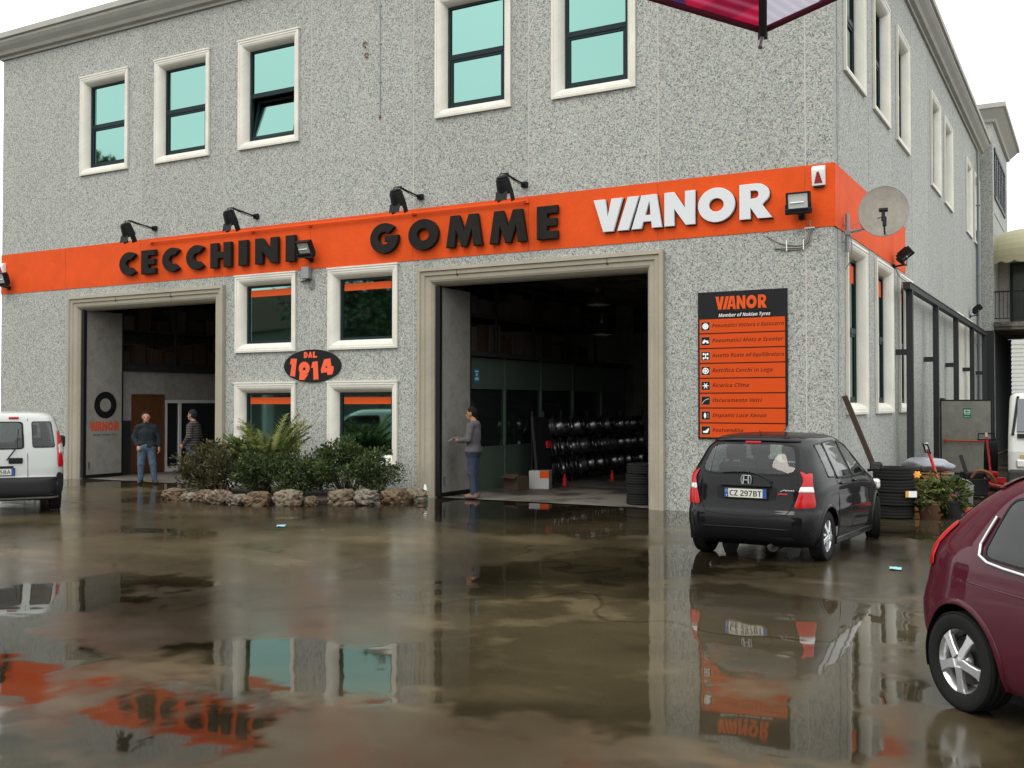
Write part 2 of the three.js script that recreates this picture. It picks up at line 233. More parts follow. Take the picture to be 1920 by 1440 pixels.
// folded sectional door leaves standing inside each bay opening, square to the facade
function leaf(x, label, turnSide) {
  const t = thing('folding_door_leaf', label, 'door', [x, 0, -0.06]);
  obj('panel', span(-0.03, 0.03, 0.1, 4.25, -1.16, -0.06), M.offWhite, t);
  obj('edge_seal', [span(-0.05, 0.05, 0.03, 4.26, -0.06, 0.03), span(-0.05, 0.05, 0.03, 0.1, -1.2, -0.06), span(-0.04, 0.04, 0.1, 4.25, -1.2, -1.16)], M.black, t);
  obj('hinge', span(0.03, 0.05, 0.25, 0.42, -0.17, -0.13), M.steel, t);
  return t;
}
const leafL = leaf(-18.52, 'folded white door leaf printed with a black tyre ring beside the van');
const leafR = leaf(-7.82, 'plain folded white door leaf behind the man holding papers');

// ---------------------------------------------------------------- lettering
const arc = (cx, cy, rx, ry, a0, a1, n = 28) => { const p = []; for (let i = 0; i <= n; i++) { const a = lerp(a0, a1, i / n) * Math.PI / 180; p.push([cx + rx * Math.cos(a), cy + ry * Math.sin(a)]); } return p; };
const GLYPH = {
  C: () => poly([...arc(0.5, 0.5, 0.5, 0.5, 47, 313), ...arc(0.54, 0.5, 0.2, 0.17, 290, 70).map(p => [p[0], p[1]])].map(p => [Math.min(p[0], 0.84), p[1]])),
  E: () => poly([[0, 0], [0.6, 0], [0.6, 0.24], [0.3, 0.24], [0.3, 0.38], [0.57, 0.38], [0.57, 0.62], [0.3, 0.62], [0.3, 0.76], [0.6, 0.76], [0.6, 1], [0, 1]]),
  H: () => poly([[0, 0], [0.29, 0], [0.29, 0.37], [0.51, 0.37], [0.51, 0], [0.8, 0], [0.8, 1], [0.51, 1], [0.51, 0.63], [0.29, 0.63], [0.29, 1], [0, 1]]),
  I: () => poly([[0, 0], [0.3, 0], [0.3, 1], [0, 1]]),
  N: () => poly([[0, 0], [0.28, 0], [0.28, 0.5], [0.6, 0], [0.86, 0], [0.86, 1], [0.58, 1], [0.58, 0.5], [0.27, 1], [0, 1]]),
  G: () => poly([...arc(0.5, 0.5, 0.5, 0.5, 42, 360), [1, 0.58], [0.52, 0.58], [0.52, 0.38], [0.68, 0.38], ...arc(0.5, 0.5, 0.21, 0.2, 325, 45)]),
  O: () => poly(arc(0.5, 0.5, 0.5, 0.5, 0, 354, 44), [arc(0.5, 0.5, 0.2, 0.19, 354, 0, 36)]),
  M: () => poly([[0, 0], [0.27, 0], [0.32, 0.55], [0.48, 0], [0.66, 0], [0.82, 0.55], [0.87, 0], [1.14, 0], [1, 1], [0.72, 1], [0.57, 0.5], [0.42, 1], [0.14, 1]]),
  V: () => poly([[0, 1], [0.37, 1], [0.45, 0.46], [0.57, 1], [0.93, 1], [0.63, 0], [0.31, 0]]),
  slash: () => poly([[0, 0], [0.32, 0], [0.62, 1], [0.3, 1]]),
  A: () => poly([[0, 0], [0.3, 0], [0.36, 0.2], [0.6, 0.2], [0.62, 0], [0.92, 0], [0.76, 1], [0.3, 1]], [[[0.42, 0.4], [0.58, 0.4], [0.55, 0.82]]]),
  R: () => poly([[0, 0], [0.3, 0], [0.3, 0.32], [0.5, 0], [0.88, 0], [0.62, 0.38], ...arc(0.45, 0.69, 0.36, 0.31, -50, 90), [0, 1]], [[[0.3, 0.58], [0.42, 0.58], ...arc(0.42, 0.69, 0.1, 0.11, -90, 90, 8), [0.3, 0.8]]]),
};
function glyph(ch, x0, x1, y0, y1, depth, bevel) { const sh = GLYPH[ch](), pts = sh.getPoints(); let a = 1e9, b = -1e9, c = 1e9, d = -1e9; for (const p of pts) { a = Math.min(a, p.x); b = Math.max(b, p.x); c = Math.min(c, p.y); d = Math.max(d, p.y); } const f = p => new THREE.Vector2(x0 + (p.x - a) / (b - a) * (x1 - x0), y0 + (p.y - c) / (d - c) * (y1 - y0)); const s = new THREE.Shape(pts.map(f)); for (const h of sh.holes) s.holes.push(new THREE.Path(h.getPoints().map(f))); return depth ? extrude(s, depth, bevel) : new THREE.ShapeGeometry(s); }
// pixel on the facade plane (z = zz) to metres, from the camera above
const fx = (px, zz = 0.1) => { const t = (px - 960) / 1946, s = Math.sin(29.4 * Math.PI / 180), c = Math.cos(29.4 * Math.PI / 180); return EYE.x + (EYE.z - zz) * (-s + c * t) / (c + s * t); };
{
  const t = thing('shop_name_sign', 'two words in black raised letters under a thin orange rail on the band', 'sign', [0, 0, 0.012]);
  const put = (ch, a, b, y0, y1) => { const x0 = fx(a), x1 = fx(b), g = glyph(ch, x0, x1, y0, y1, 0.075, 0.008).translate(0, 0, 0.03); obj('letter', g, M.letter, t); obj('standoff', [rod([(x0 * 0.7 + x1 * 0.3), y0 + 0.07, 0], [(x0 * 0.7 + x1 * 0.3), y0 + 0.07, 0.031], 0.008), rod([x0 * 0.75 + x1 * 0.25, y1 - 0.07, 0], [x0 * 0.75 + x1 * 0.25, y1 - 0.07, 0.031], 0.008)], M.galv, t); };
  const q = v => 200 + v / 4.571, r = v => 640 + v / 3;
  [['C', 105, 243], ['E', 292, 413], ['C', 472, 618], ['C', 677, 828], ['H', 885, 1063], ['I', 1127, 1203], ['N', 1270, 1465], ['I', 1532, 1613]].forEach(([c, a, b]) => put(c, q(a), q(b), 5.0, 5.57));
  [['G', 162, 320], ['O', 377, 545], ['M', 590, 793], ['M', 835, 1045], ['E', 1102, 1219]].forEach(([c, a, b]) => put(c, r(a), r(b), 4.99, 5.62));
  obj('rail', [span(-16.0, -10.95, 5.775, 5.79, 0.05, 0.075), span(-10.94, -5.75, 5.775, 5.79, 0.05, 0.075)], M.orangeSatin, t);
  for (const x of [-16.0, -12.75, -11.1, -8.36, -5.75]) obj('rail_bracket', span(x - 0.05, x + 0.05, 5.73, 5.79, 0, 0.05), M.orangeSatin, t);
  obj('rail_lip', [span(-16.0, -5.75, 5.76, 5.774, 0.066, 0.075)], M.orangeSatin, t);
}
function logo(parent, name, x0, x1, y0, y1, depth, m, z, extra) { // V // A N O R
  const W = x1 - x0, f = [['V', 0, 0.176], ['slash', 0.143, 0.272], ['A', 0.227, 0.404], ['N', 0.418, 0.59], ['O', 0.607, 0.806], ['R', 0.83, 1]];
  for (const [c, a, b] of f) { const g = glyph(c, x0 + a * W, x0 + b * W, y0, y1, depth, depth ? 0.006 : 0).translate(0, 0, z); const o = obj('letter', g, m, parent); if (extra) extra(g, o); }
}
{
  const t = thing('raised_logo_sign', 'white raised letters on the orange band between the black letters and a floodlight', 'sign', [0, 0, 0.012]);
  logo(t, 'letter', fx(1113), fx(1449), 5.03, 5.63, 0.05, M.letterWhite, 0.028);
  const b = fx(1113), w = fx(1449) - b;
  for (const [c, a, e] of [['V', 0, 0.176], ['slash', 0.143, 0.272], ['A', 0.227, 0.404], ['N', 0.418, 0.59], ['O', 0.607, 0.806], ['R', 0.83, 1]]) obj('letter_back', glyph(c, b + a * w + 0.004, b + e * w + 0.012, 5.018, 5.622, 0.027, 0).translate(0, 0, 0.0005), M.letter, t);
}
// tyre ring and logo printed on the folded leaf
{
  const g = new THREE.Group(); g.name = 'logo_print'; leafL.add(g); g.position.set(0.034, 0, -0.08); g.rotation.y = Math.PI / 2;
  obj('tyre_ring', new THREE.RingGeometry(0.17, 0.345, 48).translate(0.57, 1.86, 0), M.black, g);
  const red = std(0.6, 0.07, 0.02, 0.6); logo(g, 'letter', 0.1, 1.0, 1.2, 1.44, 0, red, 0);
  const tx = canvasTexture(512, 48, (c, w, h) => { c.fillStyle = '#87857f'; c.fillRect(0, 0, w, h); c.fillStyle = '#222'; c.font = 'italic bold 36px sans-serif'; c.textBaseline = 'middle'; c.textAlign = 'center'; c.fillText('Member of Nokian Tyres', w / 2, h / 2 + 2, w - 8); });
  obj('small_print', new THREE.PlaneGeometry(0.86, 0.085).translate(0.56, 1.1, 0), new THREE.MeshStandardMaterial({ map: tx, roughness: 0.7 }), g);
}
// oval "DAL 1914" plaque
{
  const t = thing('oval_plaque', 'black oval plaque with orange DAL 1914 between the four lower windows', 'sign', [-11.025, 2.71, 0.01]);
  obj('plate', extrude(poly(arc(0, 0, 0.79, 0.355, 0, 357, 60)), 0.025, 0.006), M.black, t);
  const om = std(0.8, 0.1, 0.03, 0.6), put = (pts, holes = []) => obj('character', extrude(poly(pts.map(p => [(p[0] - 928) / 940, (640 - p[1]) / 1190]), holes.map(h => h.map(p => [(p[0] - 928) / 940, (640 - p[1]) / 1190]))), 0.008).translate(0, 0, 0.026), om, t);
  const e = (cx, cy, rx, ry, a0, a1, n = 24) => arc(cx, cy, rx, ry, a0, a1, n);
  put([[385, 440], [540, 450], [490, 915], [360, 885], [405, 590], [355, 590]]);
  put([...e(735, 700, 145, 170, 80, -290, 30).filter((p, i) => i < 27), [600, 1000], [740, 1000], [850, 850]].filter(p => !(p[0] > 600 && p[0] < 700 && p[1] > 820 && p[1] < 860)), [e(735, 715, 34, 42, 0, 350, 16)]);
  put([[950, 540], [1085, 525], [1110, 990], [980, 1000], [970, 690], [915, 690]]);
  put([[1255, 480], [1410, 460], [1440, 660], [1495, 660], [1495, 760], [1460, 870], [1340, 885], [1325, 810], [1175, 830], [1170, 740]], [[[1295, 660], [1325, 650], [1330, 700], [1290, 705]]]);
  const D = (x, pts, h) => put(pts.map(p => [x + p[0] * 110, 435 - p[1] * 155]), h ? [h.map(p => [x + p[0] * 110, 435 - p[1] * 155])] : []);
  D(725, [[0, 0], [0.5, 0], [0.9, 0.3], [0.9, 0.7], [0.5, 1], [0, 1]], [[0.35, 0.3], [0.55, 0.4], [0.55, 0.62], [0.35, 0.72]]);
  D(835, [[0, 0], [0.33, 0], [0.4, 0.18], [0.62, 0.18], [0.7, 0], [1.02, 0], [0.7, 1], [0.34, 1]], [[0.43, 0.42], [0.59, 0.42], [0.51, 0.72]]);
  D(960, [[0, 0], [1.0, 0], [1.0, 0.3], [0.42, 0.3], [0.42, 1], [0, 1]]);
}
// services board
{
  const t = thing('services_board', 'tall black board listing tyre services in orange rows behind the black hatchback', 'sign', [-2.335, 1.28, 0.004]);
  const W = 1.56, Hh = 2.55;
  obj('backing', extrude(poly([[0, 0], [1.3, 0], [W, 0.26], [W, Hh], [0, Hh]]), 0.03, 0.004), M.black, t);
  const rowsT = ['Pneumatici Vettura e Autocarro', 'Pneumatici Moto e Scooter', 'Assetto Ruote ed Equilibratura', 'Rettifica Cerchi in Lega', 'Ricarica Clima', 'Oscuramento Vetri', 'Impianti Luce Xenon', 'Postvendita'];
  const icon = [
    c => { c.beginPath(); c.arc(32, 32, 24, 0, 7); c.fill(); c.strokeStyle = '#999'; c.lineWidth = 3; c.beginPath(); c.arc(32, 32, 13, 0, 7); c.stroke(); },
    c => { c.beginPath(); c.arc(17, 42, 9, 0, 7); c.arc(48, 42, 9, 0, 7); c.fill(); c.beginPath(); c.moveTo(10, 30); c.lineTo(24, 18); c.lineTo(34, 26); c.lineTo(54, 28); c.lineTo(50, 40); c.lineTo(22, 40); c.fill(); },
    c => { for (const [x, y] of [[10, 8], [42, 8], [10, 40], [42, 40]]) c.fillRect(x, y, 12, 18); c.fillRect(28, 12, 8, 40); c.fillRect(18, 14, 28, 6); c.fillRect(18, 44, 28, 6); },
    c => { c.beginPath(); c.arc(32, 32, 25, 0, 7); c.fill(); c.fillStyle = '#231a14'; for (let i = 0; i < 5; i++) { const a = i * 1.2566; c.beginPath(); c.arc(32 + 14 * Math.cos(a), 32 + 14 * Math.sin(a), 5, 0, 7); c.fill(); } },
    c => { c.strokeStyle = '#e8e8e4'; c.lineWidth = 6; for (let i = 0; i < 3; i++) { const a = i * 1.047; c.beginPath(); c.moveTo(32 - 24 * Math.cos(a), 32 - 24 * Math.sin(a)); c.lineTo(32 + 24 * Math.cos(a), 32 + 24 * Math.sin(a)); c.stroke(); } c.beginPath(); c.arc(32, 32, 11, 0, 7); c.fill(); },
    c => { c.strokeStyle = '#b8b8b2'; c.lineWidth = 5; c.beginPath(); c.moveTo(6, 56); c.quadraticCurveTo(20, 20, 58, 18); c.stroke(); },
    c => { c.beginPath(); c.ellipse(26, 32, 9, 22, 0, 0, 7); c.fill(); c.strokeStyle = '#aaa'; c.lineWidth = 3; for (let k = 0; k < 4; k++) { c.beginPath(); c.moveTo(40, 17 + k * 10); c.lineTo(56, 15 + k * 11); c.stroke(); } },
    c => { c.beginPath(); c.moveTo(8, 38); c.lineTo(30, 34); c.lineTo(54, 12); c.lineTo(58, 24); c.lineTo(44, 52); c.lineTo(12, 50); c.fill(); },
  ];
  const rm = matte(1, 1, 1, 0.6);
  rowsT.forEach((s, i) => {
    const tx = canvasTexture(768, 128, (c, w, h) => {
      c.fillStyle = '#c6460c'; c.fillRect(0, 0, w, h);
      c.save(); c.translate(16, 26); c.scale(1.2, 1.2); c.fillStyle = '#8b8b86'; c.fillRect(-2, -2, 68, 68); c.fillStyle = '#1c1714'; c.fillRect(0, 0, 64, 64); c.fillStyle = '#ecece8'; icon[i](c); c.restore();
      c.fillStyle = '#4a1c0a'; c.font = 'italic bold 49px sans-serif'; c.textBaseline = 'middle'; c.fillText(s, 112, 60, 645);
    });
    const y1 = Hh - 0.475 - i * 0.2585, y0 = y1 - 0.238, cut = i === 7 ? 0.17 : 0, x0 = 0.035, x1 = W - 0.035;
    const g = new THREE.ExtrudeGeometry(poly([[x0, y0], [x1 - cut, y0], [x1, y0 + cut], [x1, y1], [x0, y1]]), { depth: 0.006, bevelEnabled: false }); const p = g.attributes.position, uv = g.attributes.uv; for (let k = 0; k < p.count; k++) uv.setXY(k, (p.getX(k) - x0) / (x1 - x0), (p.getY(k) - y0) / (y1 - y0));
    const m = rm.clone(); m.map = tx; obj('service_row', g.translate(0, 0, 0.036), m, t);
  });
  logo(t, 'letter', 0.32, 1.22, 2.23, 2.46, 0.006, M.orangeStripe, 0.035);
  const tx = canvasTexture(512, 64, (c, w, h) => { c.fillStyle = '#0d0d0e'; c.fillRect(0, 0, w, h); c.fillStyle = '#d8d8d4'; c.font = 'italic bold 46px sans-serif'; c.textBaseline = 'middle'; c.fillText('Member of Nokian Tyres', 4, 34, w - 8); });
  const m = rm.clone(); m.map = tx; obj('tagline', new THREE.PlaneGeometry(0.92, 0.115).translate(0.82, 2.14, 0.0365), m, t);
}
// ---------------------------------------------------------------- fittings on the facade
{
  // arm spotlights: wall box, swan-neck arm reaching out, lamp head tipped at the letters
  const t = thing('sign_spotlight', 'black swan-neck spotlight', 'spotlight');
  obj('wall_box', [rbox(0.13, 0.11, 0.08, 0.015, 0, 0, 0.04), rod([0, 0, 0.08], [0, 0, 0.12], 0.03)], M.black, t);
  obj('arm', [tube([[0, 0.0, 0.1], [0, 0.02, 0.3], [0, 0.05, 0.6], [0, 0.07, 0.75], [0, 0.06, 0.82]], 0.018), tube([[0, -0.012, 0.1], [0.02, -0.03, 0.3], [0.015, 0.02, 0.6], [0, 0.06, 0.78]], 0.008)], M.black, t);
  obj('yoke', [bar([-0.09, 0.06, 0.82], [0.09, 0.06, 0.82], 0.02, 0.012), bar([-0.09, 0.06, 0.82], [-0.09, -0.1, 0.86], 0.012, 0.02), bar([0.09, 0.06, 0.82], [0.09, -0.1, 0.86], 0.012, 0.02)], M.black, t);
  const h = new THREE.Group(); h.name = 'lamp_head'; t.add(h); h.position.set(0, -0.12, 0.86); h.rotation.x = 0.45; h.scale.setScalar(1.45);
  obj('housing', [lathe([[0.001, 0.09], [0.05, 0.09], [0.085, 0.05], [0.095, -0.02], [0.105, -0.13], [0.098, -0.13], [0.09, -0.03]], 20), ...[0, 1, 2, 3, 4].map(k => rod([0, 0.03 + k * 0.012, 0], [0, 0.034 + k * 0.012, 0], 0.094 - k * 0.006, 0.094 - k * 0.006, 20))], M.black, h);
  obj('hood', [box(0.17, 0.005, 0.12, 0, -0.14, 0.12, 0.9), box(0.005, 0.13, 0.1, 0.1, -0.17, 0.02), box(0.005, 0.13, 0.1, -0.1, -0.17, 0.02)], M.black, h);
  obj('lens', new THREE.CircleGeometry(0.09, 20).rotateX(Math.PI / 2).translate(0, -0.1, 0), M.floodGlass, h);
  const xs = [287, 478, 787, 983].map(p => fx(p, 0.05));
  const L = ['black swan-neck spotlight above the first letter of the longer black word', 'black swan-neck spotlight above the middle of the longer black word', 'black swan-neck spotlight above the first letter of the shorter black word', 'black swan-neck spotlight above the fourth letter of the shorter black word'];
  xs.forEach((x, i) => { const o = i ? copy(t, [x, 6.09, 0.0], 0) : t; o.position.set(x, 6.09, 0.0); tag(o, L[i], 'spotlight', 'spotlights over the shop name'); });
}
function floodlight(name, label, p, turn, tilt = -0.35) {
  const t = thing(name, label, 'floodlight', p, turn, 'floodlights on the tyre shop walls');
  obj('wall_arm', [rbox(0.1, 0.1, 0.04, 0.01, 0, -0.2, 0.02), bar([0, -0.2, 0.03], [0, -0.17, 0.24], 0.035, 0.035), bar([-0.2, -0.17, 0.24], [0.2, -0.17, 0.24], 0.02, 0.04), bar([-0.2, -0.17, 0.24], [-0.2, -0.02, 0.25], 0.03, 0.015), bar([0.2, -0.17, 0.24], [0.2, -0.02, 0.25], 0.03, 0.015)], M.black, t);
  const h = new THREE.Group(); h.name = 'lamp_head'; t.add(h); h.position.set(0, 0.0, 0.27); h.rotation.x = tilt;
  obj('housing', [span(-0.19, 0.19, -0.15, 0.17, -0.12, -0.02), span(-0.19, -0.165, -0.15, 0.17, -0.02, 0.02), span(0.165, 0.19, -0.15, 0.17, -0.02, 0.02), span(-0.165, 0.165, 0.145, 0.17, -0.02, 0.02), span(-0.165, 0.165, -0.15, -0.1, -0.02, 0.03), rbox(0.43, 0.1, 0.1, 0.02, 0, -0.14, -0.02), ...[0, 1, 2, 3, 4].map(k => span(-0.16 + k * 0.08, -0.152 + k * 0.08, -0.1, 0.12, -0.15, -0.12))], M.black, h);
  obj('reflector', span(-0.164, 0.164, -0.099, 0.144, -0.018, -0.012), M.floodGlass, h); obj('tube_bulb', rod([-0.13, 0.0, 0.004], [0.1, 0.0, 0.004], 0.014), M.white, h);
  return t;
}
floodlight('floodlight', 'black floodlight overlapping the last letter of the longer black word', [fx(577, 0.25) - 0.1, 5.2, 0.012], 0, 0.5);
floodlight('floodlight', 'black floodlight beside the white raised letters near the building corner', [fx(1507, 0.2) - 0.06, 5.2, 0.012], 0, 0.15);
floodlight('floodlight', 'black floodlight at the far end of the band above the white van', [fx(6, 0.25) - 0.12, 5.16, 0.012], 0, 0.3);
floodlight('floodlight', 'black floodlight on the side wall where the orange band ends', [0.012, 4.98, -5.55], Math.PI / 2, 0.9);
floodlight('floodlight', 'small black floodlight on the side wall near the balcony', [0.012, 5.05, -20.7], Math.PI / 2, 0.9);
{ // ballast box and cable loop of the middle floodlight
  const x = fx(577, 0.1) - 0.05, t = thing('ballast_box', 'grey ballast box with coiled cable under the middle floodlight', 'box', [x, 4.72, 0.012]);
  obj('casing', rbox(0.2, 0.26, 0.12, 0.02, -0.02, 0.0, 0.07), M.galv, t); obj('clamp', [bar([-0.2, -0.18, 0.03], [0.12, -0.14, 0.06], 0.03, 0.03)], M.greyMetal, t);
  obj('cable_coil', [0, 1, 2].map(k => new THREE.TorusGeometry(0.12 - k * 0.025, 0.008, 6, 26).scale(0.75, 1.25, 1).translate(0.07, -0.2, 0.02 + k * 0.018)), M.cable, t);
}
{ // cable in clips under the right floodlight
  const t = thing('clipped_cable', 'grey cable in white clips on the pebble-dash below the end floodlight', 'cable', [-0.5, 4.5, 0]);
  obj('cable', [tube([[0.12, 0.42, 0.05], [0.1, 0.25, 0.02], [0.06, 0.08, 0.018], [-0.03, 0.0, 0.018], [-0.25, 0.0, 0.018], [-0.5, 0.01, 0.018]], 0.014), tube([[0.1, 0.28, 0.03], [0.0, 0.05, 0.02], [-0.25, 0.055, 0.018], [-0.45, 0.12, 0.018], [-0.62, 0.24, 0.018]], 0.011), tube([[0.15, 0.3, 0.03], [0.12, 0.2, 0.02], [0.1, 0.06, 0.018], [0.02, -0.02, 0.018], [-0.4, -0.025, 0.018]], 0.008)], M.cable, t);
  for (const x of [-0.28, 0.0]) obj('clip', span(x - 0.008, x + 0.008, -0.05, 0.13, 0.002, 0.036), M.white, t); obj('clip', span(0.02, 0.18, 0.3, 0.316, 0.004, 0.045), M.white, t);
}
function siren(label, p) { // alarm siren: rounded white case, red triangular lens
  const t = thing('alarm_siren', label, 'alarm siren', p, 0, 'alarm sirens on the facade');
  const prof = []; for (let i = 0; i <= 10; i++) { const a = i / 10 * Math.PI / 2; prof.push([0.02 + 0.11 * Math.cos(a), 0.1 + 0.1 * Math.sin(a)]); }
  obj('case', extrude(poly([[0, -0.2], [0.07, -0.2], [0.12, 0.02], ...prof, [0, 0.2]]), 0.24, 0.008).rotateY(-Math.PI / 2).translate(0.12, 0, 0), M.white, t);
  obj('red_lens', extrude(poly([[-0.085, -0.17], [0.085, -0.17], [0.02, 0.06], [-0.02, 0.06]]), 0.012, 0.003).rotateX(0.235).translate(0, 0.005, 0.108), std(0.32, 0.02, 0.02, 0.25), t);
  obj('sounder', span(-0.1, 0.1, -0.235, -0.21, 0.0, 0.07), M.darkPlastic, t); t.scale.setScalar(0.82);
}
siren('white alarm siren with red triangle near the building corner above a floodlight', [-0.24, 5.66, 0.012]);
siren('white alarm siren at the far end of the orange band', [-21.65, 5.47, 0.012]);
{ // conduit and fixings high on the facade
  const t = thing('wall_conduit', 'thin dark conduit hanging down the upper facade between windows', 'conduit', [-9.24, 7.9, 0]);
  obj('tube', rod([0, 0, 0.012], [0, 3.2, 0.012], 0.011), M.galv, t); obj('end_fitting', [rbox(0.05, 0.06, 0.03, 0.01, 0, -0.02, 0.016), rod([0, -0.05, 0.012], [0, -0.1, 0.014], 0.008)], M.rust, t); for (const y of [0.7, 1.5, 2.3]) obj('saddle', span(-0.035, 0.035, y, y + 0.02, 0.002, 0.026), M.galv, t);
  const b = thing('rusty_hook', 'pair of rusty hooks with a brown stain beside the thin conduit', 'hook', [-9.62, 9.2, 0]);
  obj('hook', [new THREE.TorusGeometry(0.05, 0.012, 6, 14, 4.6).translate(0, 0.26, 0.03), rod([0, 0.2, 0], [0, 0.2, 0.05], 0.014)], M.rust, b); obj('hook', [new THREE.TorusGeometry(0.045, 0.012, 6, 14, 4.4).translate(0.04, 0.02, 0.03), rod([0.04, -0.02, 0], [0.04, -0.02, 0.05], 0.014)], M.rust, b);
}
{ // satellite dish on a wall arm at the corner
  const t = thing('satellite_dish', 'grey satellite dish on a bracket at the building corner', 'satellite dish', [0.012, 4.78, -0.62]);
  obj('mast', [rod([0.07, -0.32, 0], [0.07, 0.32, 0], 0.035), bar([0, -0.15, 0], [0.07, -0.15, 0], 0.03, 0.05), bar([0, 0.15, 0], [0.07, 0.15, 0], 0.03, 0.05), rbox(0.1, 0.1, 0.1, 0.015, 0.08, 0, 0)], M.galv, t);
  obj('arm', [rod([0.07, 0.0, 0], [0.45, 0.06, 0.05], 0.022), rod([0.45, 0.06, 0.05], [0.64, 0.26, 0.0], 0.02), new THREE.TorusGeometry(0.07, 0.007, 6, 20).translate(0.24, 0.07, 0.03)], M.galv, t);
  const d = new THREE.Group(); d.name = 'reflector'; t.add(d); d.position.set(0.66, 0.3, 0.0); d.rotation.order = 'YXZ'; d.rotation.set(-0.16, 0.08, 0);
  const pr = []; for (let i = 0; i <= 12; i++) { const r = 0.395 * i / 12; pr.push([Math.max(r, 0.0005), 0.33 * r * r]); } for (let i = 12; i >= 0; i--) { const r = 0.397 * i / 12; pr.push([Math.max(r, 0.0005), 0.33 * r * r - 0.006]); }
  obj('dish_face', lathe(pr, 56).rotateX(Math.PI / 2).scale(1, 1.09, 1), std(0.33, 0.31, 0.27, 0.6, { map: tiled(grain, 0.8), side: THREE.DoubleSide }), d);
  obj('rim', new THREE.TorusGeometry(0.396, 0.008, 6, 60).scale(1, 1.09, 1).translate(0, 0, 0.051), M.galv, d);
  obj('feed_arm', [rod([0.02, -0.4, 0.03], [0.03, -0.24, 0.42], 0.014), rod([-0.1, -0.12, 0.05], [0.03, -0.22, 0.4], 0.007)], M.greyMetal, d);
  obj('feed_horn', [rod([0.03, -0.3, 0.44], [0.03, -0.13, 0.42], 0.03), rbox(0.14, 0.05, 0.08, 0.01, 0.03, -0.11, 0.42), rbox(0.06, 0.16, 0.06, 0.01, 0.05, -0.31, 0.43)], M.black, d);
  obj('dish_cable', tube([[0.1, 0.0, 0.02], [0.14, -0.2, 0.02], [0.12, -0.45, 0.0], [0.03, -0.62, 0.0]], 0.009), M.cable, t);
}
{ // downpipe
  const t = thing('downpipe', 'grey rain downpipe on the side wall beside the awning', 'pipe', [0.09, 0, -23.1]);
  obj('pipe', [rod([0, 0, 0], [0, 7.9, 0], 0.075), rod([0, 7.9, 0], [0, 10.95, 0], 0.05), rod([0, 7.85, 0], [0, 8.1, 0], 0.085)], M.pipe, t); for (const y of [1.5, 4, 6.5, 9]) obj('pipe_clip', span(-0.088, 0.09, y, y + 0.03, -0.09, 0.09), M.galv, t);
}
// steel frame along the side wall
{
  const t = thing('steel_frame', 'dark steel post and beam frame standing along the side wall', 'frame', [0.22, 0, 0]);
  const zs = [-5.9, -10.0, -14.2, -18.5, -22.6];
  for (const z of zs) { obj('post', span(0, 0.13, 0, 4.3, z - 0.07, z + 0.07), M.greyMetal, t); obj('bracket', span(-0.218, 0, 2.93, 3.05, z - 0.05, z + 0.05), M.greyMetal, t); obj('base_plate', span(-0.06, 0.19, 0.001, 0.02, z - 0.13, z + 0.13), M.greyMetal, t); }
  obj('top_beam', [span(-0.005, 0.135, 4.301, 4.42, -23.0, -5.5), span(-0.02, 0.15, 4.421, 4.44, -23.0, -5.5)], M.greyMetal, t);
  const c = thing('hanging_cable', 'white cable drooping from the side floodlight to the steel frame', 'cable', [0.03, 4.4, -5.7]); obj('cable', tube([[0, 0.4, 0.05], [0.07, 0.2, -0.1], [0.22, 0.05, -0.3], [0.2, -0.15, -0.2], [0.16, -0.02, 0.0]], 0.01), M.cable, c);
}
// open fire-exit leaf and the dark doorway behind it
{
  const t = thing('exit_door_leaf', 'open beige exit door with green sign and red push bar', 'door', [0.03, 0.02, -12.9]);
  const dm = new THREE.MeshStandardMaterial({ color: lin(0.34, 0.33, 0.29), map: tiled(grain, 1.2), roughness: 0.6 });
  obj('door_panel', span(0.02, 1.24, 0.02, 1.95, -0.03, 0.02), dm, t); obj('edge_trim', [span(-0.02, 1.27, 1.95, 1.985, -0.035, 0.025), span(-0.02, 0.02, 0, 1.95, -0.035, 0.025), span(1.24, 1.27, 0, 1.95, -0.035, 0.025)], M.darkPlastic, t);
  obj('push_bar', [rod([0.1, 0.88, 0.09], [1.15, 0.88, 0.09], 0.022), span(0.08, 0.13, 0.84, 0.92, 0.02, 0.1), span(1.12, 1.17, 0.84, 0.92, 0.02, 0.1)], std(0.5, 0.05, 0.015, 0.5), t);
  const tx = canvasTexture(128, 192, (c, w, h) => { c.fillStyle = '#0f7a55'; c.fillRect(0, 0, w, h); c.fillStyle = '#dfe8e2'; c.fillRect(14, 30, 100, 70); c.fillStyle = '#0f7a55'; c.beginPath(); c.moveTo(22, 65); c.lineTo(60, 40); c.lineTo(60, 55); c.lineTo(104, 55); c.lineTo(104, 76); c.lineTo(60, 76); c.lineTo(60, 90); c.fill(); c.fillStyle = '#dfe8e2'; c.fillRect(16, 118, 96, 8); c.fillRect(16, 160, 96, 8); });
  obj('exit_sign', new THREE.PlaneGeometry(0.2, 0.27).translate(0.66, 1.62, 0.0235), new THREE.MeshStandardMaterial({ map: tx, roughness: 0.5 }), t);
}
